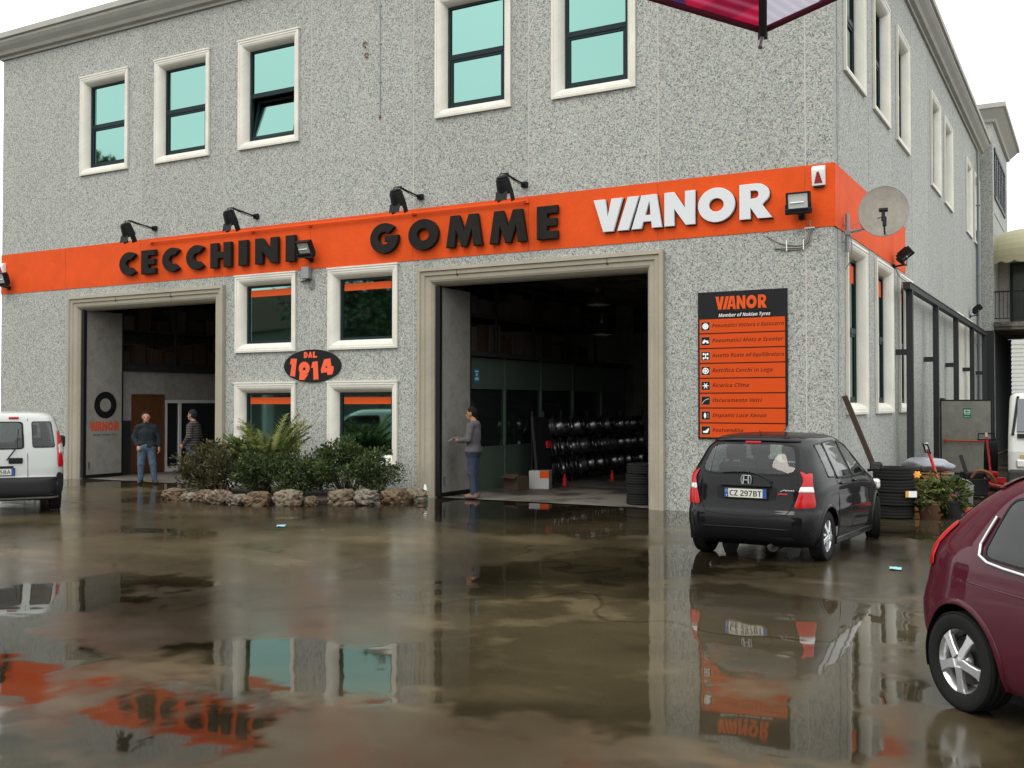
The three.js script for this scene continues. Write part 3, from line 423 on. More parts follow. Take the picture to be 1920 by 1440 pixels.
// rear tower of the same works, set on the far end
{
  const t = thing('rear_tower_building', 'taller grey rear block with cornice and strip windows behind the side wall', 'building', [0, 0, -24.6]);
  const pm = wallMat; obj('wall', [span(-9, 0.45, 0, 12.3, -7.2, -0.02)], pm, t);
  const prof = [[0.02, 0], [0.1, 0.02], [0.14, 0.12], [0.3, 0.3], [0.4, 0.42], [0.48, 0.45], [0.48, 0.62], [-0.5, 0.62]];
  const out = [], put = (o, y, k) => [[-9, 12.3 + y, -0.02 + o], [0.45 + o, 12.3 + y, -0.02 + o], [0.45 + o, 12.3 + y, -7.2 - o], [-9, 12.3 + y, -7.2 - o]][k];
  for (let i = 0; i + 1 < prof.length; i++) for (const k of [0, 1, 2]) { const A = put(...prof[i], k), B = put(...prof[i], k + 1), C = put(...prof[i + 1], k + 1), D = put(...prof[i + 1], k); for (const p of [A, B, C, A, C, D]) out.push(...p); }
  const g = new THREE.BufferGeometry(); g.setAttribute('position', new THREE.Float32BufferAttribute(out, 3)); g.setAttribute('uv', new THREE.Float32BufferAttribute(out.filter((_, i) => i % 3 < 2), 2)); g.computeVertexNormals(); obj('cornice', g, M.cornice, t);
  for (let k = 0; k < 6; k++) { obj('window_pane', span(0.452, 0.47, 9.75, 11.35, -1.45 - k * 0.8, -0.75 - k * 0.8), M.floodGlass, t); }
  obj('window_frame', [span(0.452, 0.5, 11.36, 11.5, -5.6, -0.6), span(0.452, 0.5, 9.6, 9.74, -5.6, -0.6), ...[0, 1, 2, 3, 4, 5, 6].map(k => span(0.452, 0.5, 9.741, 11.359, -0.74 - k * 0.8, -0.68 - k * 0.8))], M.alu, t);
  obj('wall_panel_line', [span(0.452, 0.475, 9.0, 9.05, -6.5, -0.6)], M.cornice, t);
}
// first-floor balcony wing with awning across the end of the side passage
{
  const t = thing('balcony_wing_building', 'dark end building with a first-floor balcony over the passage', 'building', [0.62, 0, -25.2]);
  obj('wall', [span(-0.16, 9, 4.9, 8.1, -6, -1.5), span(5.5, 9, 0, 4.6, -6, -1.4)], M.plaster, t); obj('passage_wall', [span(-0.165, 5.4, 0, 4.6, -6, -5.7), span(-0.165, -0.15, 0.02, 4.6, -5.69, 0.3), span(-0.6, -0.165, 0, 4.6, 0.585, 0.61)], M.darkWall, t);
  obj('balcony_slab', [span(-0.16, 9, 4.62, 4.88, -6, 0.6), span(-0.17, 9, 4.74, 4.9, 0.601, 0.66)], M.concrete, t);
  obj('balcony_door', [span(0.25, 2.6, 4.95, 7.3, -1.5, -1.44)], M.alu, t); for (const x of [0.35, 1.5]) obj('door_glass', span(x, x + 1.0, 5.0, 7.2, -1.439, -1.43), phys(0.035, 0.045, 0.035, 0.15, { specularIntensity: 0.6 }), t);
  const r = new THREE.Group(); r.name = 'railing'; t.add(r); obj('handrail', [span(-0.28, 9, 6.0, 6.05, 0.5, 0.56), span(-0.28, 9, 5.02, 5.05, 0.51, 0.55)], M.black, r);
  for (let k = 0; k < 40; k++) obj('baluster', span(-0.25 + k * 0.13, -0.232 + k * 0.13, 5.05, 6.0, 0.52, 0.54), M.black, r);
  obj('hanging_lamp_box', rbox(0.2, 0.12, 0.2, 0.02, 1.4, 4.55, -1), M.white, t);
  const a = thing('balcony_awning', 'pale yellow domed awning with scalloped edge over the balcony', 'awning', [1.9, 7.35, -26.68]);
  const cm = phys(0.5, 0.47, 0.3, 0.9, { transmission: 0.25, map: tiled(grain, 1) });
  const pos = []; const P = (i, j) => { const u = i / 24 * Math.PI, v = j / 8 * Math.PI / 2; return [-2.1 * Math.cos(u), 1.25 * Math.sin(v) * Math.sin(u) ** 0.6, 2.3 * Math.cos(v) * Math.sin(u) ** 0.45]; };
  for (let i = 0; i < 24; i++) for (let j = 0; j < 8; j++) { const A = P(i, j), B = P(i + 1, j), C = P(i + 1, j + 1), D = P(i, j + 1); pos.push(...A, ...B, ...C, ...A, ...C, ...D); }
  const g = new THREE.BufferGeometry(); g.setAttribute('position', new THREE.Float32BufferAttribute(pos, 3)); g.computeVertexNormals(); obj('canopy', g, cm, a);
  const vp = []; for (let i = 0; i < 96; i++) { const q = k => { const u = clamp(k / 96) * Math.PI; return [-2.1 * Math.cos(u), 2.3 * Math.sin(u) ** 0.45]; }; const [x0, z0] = q(i), [x1, z1] = q(i + 1), d = k => -0.2 - 0.09 * Math.abs(Math.sin(k / 96 * Math.PI * 13)); vp.push(x0, 0, z0, x1, 0, z1, x1, d(i + 1), z1, x0, 0, z0, x1, d(i + 1), z1, x0, d(i), z0); }
  const vg = new THREE.BufferGeometry(); vg.setAttribute('position', new THREE.Float32BufferAttribute(vp, 3)); vg.computeVertexNormals(); obj('valance', vg, cm, a);
  obj('frame', [rod([-2.1, 0, 0], [2.1, 0, 0], 0.02)], M.steel, a);
}
// ---------------------------------------------------------------- wheels and tyres
function tyreGeo(R, W, inner) { const h = W / 2; const p = [[inner, -h * 0.8], [inner + 0.01, -h * 0.95], [R * 0.86, -h], [R * 0.95, -h * 0.93], [R * 0.985, -h * 0.8]]; for (let k = -3; k <= 3; k += 2) { const y = k / 4 * h; p.push([R, y - 0.1 * h], [R, y + 0.1 * h], [R - 0.008, y + 0.14 * h], [R - 0.008, y + 0.2 * h]); } p.push([R * 0.985, h * 0.8], [R * 0.95, h * 0.93], [R * 0.86, h], [inner + 0.01, h * 0.95], [inner, h * 0.8]); return lathe(p, 40); }
const rimMat = std(0.55, 0.56, 0.57, 0.28, { metalness: 0.85 }), rimDark = std(0.16, 0.165, 0.17, 0.35, { metalness: 0.8 });
// wheel lies round local y axis, face up (+y); spoke count and width set the pattern
function wheelParts(R, W, rimR, n, m, parent) {
  const w = new THREE.Group(); w.name = 'wheel'; parent.add(w);
  obj('tyre', tyreGeo(R, W, rimR - 0.01), M.rubber, w);
  const h = W / 2, gs = [lathe([[rimR, -h * 0.85], [rimR - 0.02, -h * 0.7], [rimR - 0.045, 0], [rimR - 0.03, h * 0.5], [rimR - 0.004, h * 0.82], [rimR + 0.006, h * 0.86], [rimR + 0.008, h * 0.75]], 40)];
  for (let k = 0; k < n; k++) { const a = k / n * Math.PI * 2; const s = extrude(poly([[0.03, -0.032], [rimR * 0.5, -0.027], [rimR * 0.8, -0.031], [rimR - 0.012, -0.042], [rimR - 0.012, 0.042], [rimR * 0.8, 0.031], [rimR * 0.5, 0.027], [0.03, 0.032]]), 0.022, 0.006); s.rotateX(-Math.PI / 2); const p = s.attributes.position; for (let i = 0; i < p.count; i++) { const r = Math.hypot(p.getX(i), p.getZ(i)) / rimR; p.setY(i, p.getY(i) + 0.03 - 0.02 * r); } s.computeVertexNormals(); gs.push(s.rotateY(a).translate(0, h * 0.45, 0)); }
  gs.push(lathe([[0.001, h * 0.45 + 0.045], [0.03, h * 0.45 + 0.043], [0.062, h * 0.45 + 0.03], [0.066, h * 0.3]], 24));
  for (let k = 0; k < 4; k++) { const a = k * Math.PI / 2 + 0.4; gs.push(rod([0.045 * Math.cos(a), h * 0.45, 0.045 * Math.sin(a)], [0.045 * Math.cos(a), h * 0.45 + 0.045, 0.045 * Math.sin(a)], 0.008, 0.007, 8)); }
  obj('rim', gs, m, w);
  obj('brake_disc', [rod([0, 0.0, 0], [0, 0.012, 0], rimR - 0.06, rimR - 0.06, 32), rod([0, -h * 0.6, 0], [0, -0.002, 0], 0.08)], std(0.05, 0.045, 0.04, 0.5, { metalness: 0.6 }), w);
  return w;
}

// ---------------------------------------------------------------- cars: a stack of rounded plan outlines, windows cut out and glazed
function carShape(levels, xm) {
  const key = (y, k) => { const L = levels; if (y <= L[0].y) return L[0][k]; for (let i = 0; i + 1 < L.length; i++) if (y <= L[i + 1].y) { const t = (y - L[i].y) / (L[i + 1].y - L[i].y); const p0 = L[Math.max(0, i - 1)], p1 = L[i], p2 = L[i + 1], p3 = L[Math.min(L.length - 1, i + 2)]; const d = p2.y - p1.y, m1 = (p2[k] - p0[k]) / Math.max(1e-6, p2.y - p0.y) * d, m2 = (p3[k] - p1[k]) / Math.max(1e-6, p3.y - p1.y) * d, s = (p2[k] - p1[k]); const lim = m => s === 0 ? 0 : clamp(m / s, 0, 3) * s; const a = lim(m1), b = lim(m2), t2 = t * t, t3 = t2 * t; return (2 * t3 - 3 * t2 + 1) * p1[k] + (t3 - 2 * t2 + t) * a + (-2 * t3 + 3 * t2) * p2[k] + (t3 - t2) * b; } return L[L.length - 1][k]; };
  const S = y => ({ xr: key(y, 'xr'), xf: key(y, 'xf'), w: key(y, 'w'), nr: key(y, 'nr'), nf: key(y, 'nf') });
  const XM = y => { const s = S(y); return clamp(xm, s.xr + 0.35 * (s.xf - s.xr), s.xf - 0.35 * (s.xf - s.xr)); };
  return {
    S, XM,
    side(x, y) { const s = S(y), m = XM(y), rear = x < m, q = clamp(Math.abs((x - m) / ((rear ? s.xr : s.xf) - m)), 0, 1), n = rear ? s.nr : s.nf; return s.w * Math.pow(Math.max(0, 1 - Math.pow(q, n)), 1 / n); },
    rear(z, y) { const s = S(y), m = XM(y), q = clamp(Math.abs(z) / s.w, 0, 1); return m + (s.xr - m) * Math.pow(Math.max(0, 1 - Math.pow(q, s.nr)), 1 / s.nr); },
    front(z, y) { const s = S(y), m = XM(y), q = clamp(Math.abs(z) / s.w, 0, 1); return m + (s.xf - m) * Math.pow(Math.max(0, 1 - Math.pow(q, s.nf)), 1 / s.nf); },
  };
}
function inside(poly, x, y) { let c = false; for (let i = 0, j = poly.length - 1; i < poly.length; j = i++) { const [xi, yi] = poly[i], [xj, yj] = poly[j]; if ((yi > y) !== (yj > y) && x < (xj - xi) * (y - yi) / (yj - yi) + xi) c = !c; } return c; }
// patch = {face: 'left'|'right'|'rear'|'front', quad: [bl, br, tr, tl], n: squareness}
function patchUV(q, r, a, n) { const f = c => Math.sign(c) * Math.pow(Math.abs(c), 2 / n), u = (f(Math.cos(a)) * r + 1) / 2, v = (f(Math.sin(a)) * r + 1) / 2; return [0, 1].map(k => (q[0][k] * (1 - u) + q[1][k] * u) * (1 - v) + (q[3][k] * (1 - u) + q[2][k] * u) * v); }
function patchPoint(shape, face, p, off) { const e = 0.004; if (face === 'rear' || face === 'front') { const f = face === 'rear' ? -1 : 1, F = (z, y) => shape[face](z, y); const x = F(p[0], p[1]), nz = (F(p[0] + e, p[1]) - F(p[0] - e, p[1])) / (2 * e), ny = (F(p[0], p[1] + e) - F(p[0], p[1] - e)) / (2 * e); const N = V(f, -f * ny, -f * nz).normalize(); return [x + N.x * off, p[1] + N.y * off, p[0] + N.z * off]; } const s = face === 'left' ? -1 : 1, F = (x, y) => shape.side(x, y), z = F(p[0], p[1]), nx = (F(p[0] + e, p[1]) - F(p[0] - e, p[1])) / (2 * e), ny = (F(p[0], p[1] + e) - F(p[0], p[1] - e)) / (2 * e); const N = V(-nx, -ny, 1).normalize(); return [p[0] + N.x * off, p[1] + N.y * off, s * (z + N.z * off)]; }
function patchGeo(shape, face, quad, { n = 7, r0 = 0, r1 = 1, off = 0.006, bulge = 0, rings = 6, seg = 56 } = {}) {
  const pos = [], idx = []; for (let i = 0; i <= rings; i++) for (let k = 0; k < seg; k++) { const r = lerp(r0, r1, i / rings), p = patchUV(quad, r, k / seg * Math.PI * 2, n); pos.push(...patchPoint(shape, face, p, off + bulge * Math.sqrt(Math.max(0, 1 - (r / r1) ** 4)))); }
  const flip = face === 'left' || face === 'front'; for (let i = 0; i < rings; i++) for (let k = 0; k < seg; k++) { const a = i * seg + k, b = i * seg + (k + 1) % seg, c = a + seg, d = b + seg; flip ? idx.push(a, b, d, a, d, c) : idx.push(a, d, b, a, c, d); }
  const g = new THREE.BufferGeometry(); g.setAttribute('position', new THREE.Float32BufferAttribute(pos, 3)); g.setIndex(idx); g.computeVertexNormals(); return g;
}
const outline = (quad, n, r = 1, seg = 64) => Array.from({ length: seg }, (_, k) => patchUV(quad, r, k / seg * Math.PI * 2, n));
function strip(shape, face, pts, w, off) { // narrow raised line following pts on the surface
  const gs = []; for (let i = 0; i + 1 < pts.length; i++) { const A = patchPoint(shape, face, pts[i], off), B = patchPoint(shape, face, pts[i + 1], off); gs.push(rod(A, B, w, w, 6)); } return gs;
}
function carBody(shape, y0, y1, rows, holes, arches, nA = 150, nB = 150) {
  // grid over the skin, cells inside holes left out
  const grid = []; for (let j = 0; j <= rows; j++) {
    const y = lerp(y0, y1, j / rows), s = shape.S(y), m = shape.XM(y), row = [];
    const half = (xe, n, cnt, rev) => { const d = [], L = [0]; for (let i = 0; i <= 600; i++) { const a = i / 600 * Math.PI / 2; d.push([m + (xe - m) * Math.pow(Math.cos(a), 2 / n), s.w * Math.pow(Math.sin(a), 2 / n)]); if (i) L.push(L[i - 1] + Math.hypot(d[i][0] - d[i - 1][0], d[i][1] - d[i - 1][1])); } const out = []; let q = 0; for (let i = 0; i <= cnt; i++) { const t = L[600] * i / cnt; while (q < 599 && L[q + 1] < t) q++; const f = clamp((t - L[q]) / Math.max(1e-9, L[q + 1] - L[q])); out.push([lerp(d[q][0], d[q + 1][0], f), lerp(d[q][1], d[q + 1][1], f)]); } return rev ? out.reverse() : out; };
    const c = [...half(s.xr, s.nr, nA, false), ...half(s.xf, s.nf, nB, true).slice(1)]; for (const p of c) row.push([p[0], y, p[1]]); for (let i = c.length - 2; i > 0; i--) row.push([c[i][0], y, -c[i][1]]); grid.push(row);
  }
  const n = grid[0].length, pos = [], idx = []; for (const r of grid) for (const p of r) pos.push(...p);
  for (let j = 0; j < rows; j++) for (let i = 0; i < n; i++) {
    const a = j * n + i, b = j * n + (i + 1) % n, c = a + n, d = b + n, P = grid[j][i], Q = grid[j + 1][(i + 1) % n], x = (P[0] + Q[0]) / 2, y = (P[1] + Q[1]) / 2, z = (P[2] + Q[2]) / 2;
    const s = shape.S(y), m = shape.XM(y); let cut = false;
    for (const h of holes) { if (h.face === 'rear') { if (x < m && inside(h.o, z, y) && Math.abs(z) < s.w * 0.985 && x < s.xr + 0.45) cut = true; } else if (h.face === 'front') { if (x > m && inside(h.o, z, y) && Math.abs(z) < s.w * 0.93) cut = true; } else if (Math.sign(z) === (h.face === 'left' ? -1 : 1) && Math.abs(z) > 0.55 * s.w && inside(h.o, x, y)) cut = true; }
    for (const [ax, ay, ar] of arches) if (Math.abs(z) > 0.5 * s.w && Math.hypot(x - ax, y - ay) < ar) cut = true;
    if (!cut) idx.push(a, b, d, a, d, c);
  }
  // roof cap
  const top = pos.length / 3, yt = grid[rows][0][1]; let cx = 0; for (const p of grid[rows]) cx += p[0] / n; pos.push(cx, yt + 0.004, 0); for (let i = 0; i < n; i++) idx.push(rows * n + i, rows * n + (i + 1) % n, top);
  const g = new THREE.BufferGeometry(); g.setAttribute('position', new THREE.Float32BufferAttribute(pos, 3)); g.setIndex(idx); g.computeVertexNormals(); return g;
}
function floorPan(shape, y) { const pts = []; for (let i = 0; i <= 40; i++) { const s = shape.S(y), x = lerp(s.xr + 0.03, s.xf - 0.03, i / 40); pts.push([x, shape.side(x, y) * 0.6]); } return extrude(poly([...pts, ...pts.slice().reverse().map(p => [p[0], -p[1]])]), 0.02).rotateX(Math.PI / 2).translate(0, y + 0.06, 0); }
function archGeo(shape, ax, ay, ar, side) { const pos = [], idx = [], N = 36; const ring = [[1, 0.004], [1.0, 0.012], [1.07, 0.012], [1.1, 0.001]]; for (let i = 0; i <= N; i++) { const a = lerp(-0.35, Math.PI + 0.35, i / N); for (const [k, o] of ring) { const x = ax + Math.cos(a) * ar * k, y = Math.max(ay + Math.sin(a) * ar * k, 0.2); const z = shape.side(x, y); pos.push(x, y, side * (z + o)); } } const q = ring.length; for (let i = 0; i < N; i++) for (let k = 0; k + 1 < q; k++) { const a = i * q + k, b = a + 1, c = a + q, d = b + q; side < 0 ? idx.push(a, c, d, a, d, b) : idx.push(a, d, c, a, b, d); } const g = new THREE.BufferGeometry(); g.setAttribute('position', new THREE.Float32BufferAttribute(pos, 3)); g.setIndex(idx); g.computeVertexNormals(); return g; }
function wheelWell(ax, ay, ar, zo, side) { const g = new THREE.CylinderGeometry(ar * 1.0, ar * 1.0, 0.42, 32, 1, true, Math.PI / 2 - 0.3, Math.PI + 0.6).rotateX(Math.PI / 2); g.translate(ax, ay, side * (zo - 0.24)); const c = new THREE.CircleGeometry(ar * 1.02, 32).translate(ax, ay, side * (zo - 0.44)); return [g, c]; }
const seatMat = std(0.025, 0.025, 0.027, 0.9);
function seats(parent, xs, zs, y) { for (const x of xs) for (const z of zs) { const s = new THREE.Group(); s.name = 'seat'; parent.add(s); s.position.set(x, y, z); obj('cushion', rbox(0.5, 0.16, 0.5, 0.06, 0, 0, 0), seatMat, s); obj('seat_back', [rbox(0.14, 0.62, 0.48, 0.06, 0, 0, 0).rotateZ(0.22).translate(-0.3, 0.34, 0)], seatMat, s); obj('headrest', [rbox(0.1, 0.2, 0.26, 0.045, -0.38, 0.78, 0), rod([-0.37, 0.6, 0.06], [-0.38, 0.72, 0.06], 0.008), rod([-0.37, 0.6, -0.06], [-0.38, 0.72, -0.06], 0.008)], seatMat, s); } }
const carGlass = phys(0.62, 0.68, 0.66, 0.02, { transmission: 1, thickness: 0, ior: 1.5 });
const carGlassDark = phys(0.2, 0.25, 0.25, 0.02, { transmission: 1, thickness: 0, ior: 1.5 });
const lampRed = phys(0.42, 0.006, 0.008, 0.3, { clearcoat: 0.5, clearcoatRoughness: 0.03, specularIntensity: 0.3 }), lampClear = phys(0.6, 0.58, 0.56, 0.15, { metalness: 0.5, clearcoat: 1 });
function plateTex(text, w = 1024, h = 220) { return canvasTexture(w, h, (c) => { c.fillStyle = '#c9cabd'; c.fillRect(0, 0, w, h); c.fillStyle = '#17489c'; c.fillRect(0, 0, w * 0.09, h); c.fillRect(w * 0.91, 0, w * 0.09, h); c.fillStyle = '#e8e8e0'; c.font = 'bold 60px sans-serif'; c.textAlign = 'center'; c.fillText('I', w * 0.045, h * 0.88); c.strokeStyle = '#e3c21b'; c.lineWidth = 6; c.beginPath(); c.arc(w * 0.045, h * 0.3, 26, 0, 7); c.stroke(); c.fillStyle = '#1c2024'; c.font = 'bold 190px sans-serif'; c.textBaseline = 'middle'; c.fillText(text, w / 2, h * 0.54, w * 0.78); c.strokeStyle = '#55584f'; c.lineWidth = 8; c.strokeRect(4, 4, w - 8, h - 8); }); }
function plate(parent, text, x, y, lean) { const g = new THREE.Group(); g.name = 'number_plate'; parent.add(g); g.position.set(x, y, 0); g.rotation.order = 'YXZ'; g.rotation.set(lean, -Math.PI / 2, 0); obj('plate_holder', rbox(0.545, 0.13, 0.014, 0.004), M.black, g); obj('plate_face', new THREE.PlaneGeometry(0.52, 0.11).translate(0, 0, 0.009), new THREE.MeshStandardMaterial({ map: plateTex(text), roughness: 0.4 }), g); return g; }
const LV = (y, xr, xf, w, nr = 5, nf = 4) => ({ y, xr, xf, w, nr, nf });
function buildCar(spec) {
  const { shape } = spec, t = thing(spec.name, spec.label, spec.category ?? 'car', spec.at, spec.turn);
  const holes = []; const glassOf = [];
  for (const w of spec.windows) { holes.push({ face: w.face, o: outline(w.quad, w.n ?? 7, 0.985) }); glassOf.push(w); }
  obj('body', carBody(shape, spec.y0, spec.y1, spec.rows, holes, spec.wheels.map(w => [w[0], w[1], spec.archR]), spec.nA, spec.nB), spec.paint, t);
  obj('floor_pan', floorPan(shape, spec.y0), M.black, t);
  for (const w of glassOf) { const o = obj(w.name ?? 'window', patchGeo(shape, w.face, w.quad, { n: w.n ?? 7, off: 0.004 }), w.glass ?? spec.glass, t); obj('seal', patchGeo(shape, w.face, w.quad, { n: w.n ?? 7, r0: 0.955, r1: 1.035, off: 0.007, rings: 2 }), M.black, o); }
  for (const [wx, wy] of spec.wheels) for (const s of [-1, 1]) {
    const zo = shape.side(wx, wy + spec.archR * 0.9);
    obj('wheel_well', wheelWell(wx, wy, spec.archR * 1.0, zo, s), M.black, t); obj('arch_lip', archGeo(shape, wx, wy, spec.archR, s), spec.lip ?? spec.paint, t);
    const w = wheelParts(spec.R, spec.tyreW, spec.rimR, spec.spokes, spec.rim ?? rimMat, t); w.position.set(wx, spec.R, s * (spec.track / 2)); w.rotation.order = 'YXZ'; w.rotation.set(s * Math.PI / 2, (wx > 1 ? spec.steer ?? 0 : 0), 0); w.rotateY(wx * 1.3 + s);
  }
  return t;
}
// ---------------------------------------------------------------- vehicles
{ // black hatchback, tail to the camera
  const shape = carShape([LV(0.19, -0.5, 3.06, 0.79, 7, 4), LV(0.26, -0.585, 3.14, 0.825, 7), LV(0.36, -0.625, 3.19, 0.84, 7), LV(0.5, -0.64, 3.2, 0.848, 7), LV(0.58, -0.63, 3.19, 0.848, 7), LV(0.63, -0.6, 3.17, 0.846, 7), LV(0.74, -0.575, 3.08, 0.845, 7), LV(0.86, -0.56, 2.82, 0.84, 7), LV(0.95, -0.545, 2.5, 0.828, 7), LV(1.02, -0.53, 2.25, 0.81, 7), LV(1.1, -0.5, 2.08, 0.785, 7), LV(1.22, -0.435, 1.8, 0.738, 6.5), LV(1.33, -0.365, 1.55, 0.697, 6), LV(1.41, -0.3, 1.36, 0.66, 4.6), LV(1.46, -0.235, 1.2, 0.615, 4.2), LV(1.495, -0.12, 1.02, 0.53, 3.6), LV(1.515, 0.06, 0.82, 0.4, 3), LV(1.525, 0.28, 0.6, 0.2, 2.6, 2.6)], 0.9);
  const paint = phys(0.004, 0.004, 0.005, 0.6, { clearcoat: 0.45, clearcoatRoughness: 0.03, specularIntensity: 0.1 });
  const sideW = s => [{ face: s, n: 9, quad: [[0.02, 1.0], [0.3, 0.985], [0.2, 1.4], [-0.02, 1.385]], name: 'quarter_window' }, { face: s, n: 10, quad: [[0.36, 0.975], [0.98, 0.965], [0.8, 1.42], [0.25, 1.405]], name: 'rear_side_window' }, { face: s, n: 10, quad: [[1.05, 0.965], [1.95, 0.985], [1.35, 1.34], [0.87, 1.42]], name: 'front_side_window' }];
  const hx = Math.sin(0.06), hz = -1;
  const t = buildCar({ name: 'parked_car', label: 'black five-door hatchback parked tail-out at the building corner', at: [0.08, 0.0, 4.58], turn: Math.atan2(-hz, hx), shape, paint, y0: 0.19, y1: 1.525, rows: 96, nA: 130, nB: 110, wheels: [[0, 0.3], [2.45, 0.3]], archR: 0.345, R: 0.295, tyreW: 0.18, rimR: 0.2, spokes: 5, track: 1.47, steer: 0.32, glass: carGlassDark,
    windows: [{ face: 'rear', n: 6, quad: [[-0.615, 1.04], [0.615, 1.04], [0.53, 1.4], [-0.53, 1.4]], name: 'rear_window', glass: carGlass }, { face: 'front', n: 8, quad: [[-0.64, 1.02], [0.64, 1.02], [0.52, 1.42], [-0.52, 1.42]], name: 'windscreen', glass: carGlass }, ...sideW('left'), ...sideW('right')] });
  seats(t, [0.45], [-0.36, 0.36], 0.5); seats(t, [1.35], [-0.36, 0.36], 0.5); obj('parcel_shelf', rbox(0.4, 0.03, 1.1, 0.01, -0.2, 0.93, 0), seatMat, t); obj('dashboard', rbox(0.4, 0.2, 1.3, 0.06, 2.15, 0.9, 0), seatMat, t);
  for (const s of [-1, 1]) {
    const q = s > 0 ? (z, y) => [z, y] : (z, y) => [-z, y];
    const L = obj('tail_light', patchGeo(shape, s > 0 ? 'right' : 'left', [[-0.54, 0.67], [-0.44, 0.69], [-0.43, 1.04], [-0.47, 1.09]], { n: 8, off: 0.012, bulge: 0.008 }), lampRed, t);
    obj('red_lens', patchGeo(shape, 'rear', s > 0 ? [[0.58, 0.655], [0.79, 0.665], [0.735, 1.06], [0.69, 1.06]] : [[-0.79, 0.665], [-0.58, 0.655], [-0.69, 1.06], [-0.735, 1.06]], { n: 9, off: 0.012, bulge: 0.008 }), lampRed, L);
    obj('clear_lens', patchGeo(shape, 'rear', s > 0 ? [[0.625, 0.84], [0.765, 0.84], [0.752, 0.905], [0.64, 0.905]] : [[-0.765, 0.84], [-0.625, 0.84], [-0.64, 0.905], [-0.752, 0.905]], { n: 8, off: 0.022, bulge: 0.004 }), lampClear, L);
    const mir = obj('door_mirror', [rbox(0.09, 0.12, 0.17, 0.04, 1.93, 1.04, s * 0.92), rod([1.95, 0.98, s * 0.8], [1.94, 1.0, s * 0.9], 0.02)], paint, t); obj('mirror_glass', new THREE.PlaneGeometry(0.12, 0.08).rotateY(-Math.PI / 2).translate(1.884, 1.04, s * 0.92), M.greyMetal, mir);
    for (const x of [0.55, 1.15]) obj('door_handle', rbox(0.18, 0.028, 0.03, 0.012, x, 0.9, s * (shape.side(x, 0.9) + 0.012)), paint, t);
    for (const ln of [[[0.42, 0.35], [0.4, 0.5], [0.4, 0.7], [0.34, 0.95]], [[1.02, 0.3], [1.02, 0.6], [1.02, 0.95]], [[2.02, 0.34], [2.05, 0.6], [2.0, 0.93]]]) obj('door_gap', strip(shape, s > 0 ? 'right' : 'left', ln, 0.004, 0.002), M.rubber, t);
    obj('sill_skirt', rbox(1.75, 0.09, 0.05, 0.02, 1.22, 0.2, s * 0.8), paint, t);
  }
  obj('tailgate_gap', [...strip(shape, 'rear', [[-0.6, 1.05], [-0.63, 0.9], [-0.55, 0.65], [-0.5, 0.58], [-0.3, 0.555], [0, 0.548], [0.3, 0.555], [0.5, 0.58], [0.55, 0.65], [0.63, 0.9], [0.6, 1.05]], 0.005, 0.0), ...strip(shape, 'rear', [[-0.72, 0.64], [-0.6, 0.635]], 0.004, 0.001)], M.rubber, t);
  obj('plate_recess', patchGeo(shape, 'rear', [[-0.36, 0.73], [0.36, 0.73], [0.38, 0.9], [-0.38, 0.9]], { n: 8, off: 0.003 }), M.black, t);
  plate(t, 'CZ 297BT', -0.592, 0.815, 0.03);
  obj('plate_light_bar', rbox(0.03, 0.035, 0.62, 0.012, -0.58, 0.905, 0), paint, t);
  // chrome badge: a rounded frame round an H
  const bd = obj('badge', [[-0.035, -0.045, -0.028, 0.045], [0.035, -0.045, 0.028, 0.045]].map(q => bar([-0.575, 0.972 + q[1], q[0]], [-0.568, 0.972 + q[3], q[2]], 0.012, 0.014)).concat([bar([-0.574, 0.972, -0.03], [-0.574, 0.972, 0.03], 0.012, 0.014), tube([[-0.572, 0.922, -0.05], [-0.572, 0.918, 0], [-0.572, 0.922, 0.05], [-0.57, 0.972, 0.062], [-0.566, 1.02, 0.05], [-0.566, 1.024, 0], [-0.566, 1.02, -0.05], [-0.57, 0.972, -0.062], [-0.572, 0.922, -0.05]], 0.006, 60, 6)]), M.steel, t);
  obj('script_badge', [tube([[-0.576, 0.845, 0.42], [-0.575, 0.86, 0.45], [-0.574, 0.868, 0.47], [-0.575, 0.855, 0.49]], 0.007, 12), ...[0, 1, 2, 3].map(k => rbox(0.008, 0.018, 0.022, 0.004, -0.575, 0.862, 0.5 + k * 0.026))], M.steel, t); obj('red_badge', rbox(0.006, 0.014, 0.12, 0.003, -0.577, 0.82, 0.45), M.redPaint, t);
  obj('rear_wiper', [tube([[-0.545, 0.955, 0.3], [-0.55, 1.02, 0.18], [-0.54, 1.06, 0.05], [-0.535, 1.055, -0.3]], 0.008, 24), rod([-0.56, 0.95, 0.3], [-0.53, 0.95, 0.3], 0.02)], M.black, t);
  obj('high_brake_light', rbox(0.02, 0.03, 0.2, 0.008, -0.312, 1.415, 0), lampRed, t);
  obj('spoiler', patchGeo(shape, 'rear', [[-0.56, 1.42], [0.56, 1.42], [0.5, 1.465], [-0.5, 1.465]], { n: 8, off: 0.012, bulge: 0.012 }), paint, t);
  obj('bumper_lip', [...strip(shape, 'rear', [[-0.74, 0.4], [-0.5, 0.405], [0, 0.41], [0.5, 0.405], [0.74, 0.4]], 0.008, 0.004)], paint, t);
  obj('exhaust_pipe', [rod([-0.62, 0.2, 0.3], [-0.3, 0.2, 0.3], 0.025), rod([-0.5, 0.19, 0.3], [0.1, 0.19, 0.25], 0.07)], M.greyMetal, t); obj('rear_axle', [rod([0.1, 0.22, -0.6], [0.1, 0.22, 0.6], 0.035), rbox(0.5, 0.12, 0.9, 0.04, 0.3, 0.2, 0)], M.black, t); obj('front_bumper_grille', rbox(0.03, 0.12, 0.9, 0.01, 3.19, 0.5, 0), M.black, t); obj('headlight', [rbox(0.14, 0.16, 0.3, 0.05, 3.02, 0.72, 0.56), rbox(0.14, 0.16, 0.3, 0.05, 3.02, 0.72, -0.56)], lampClear, t);
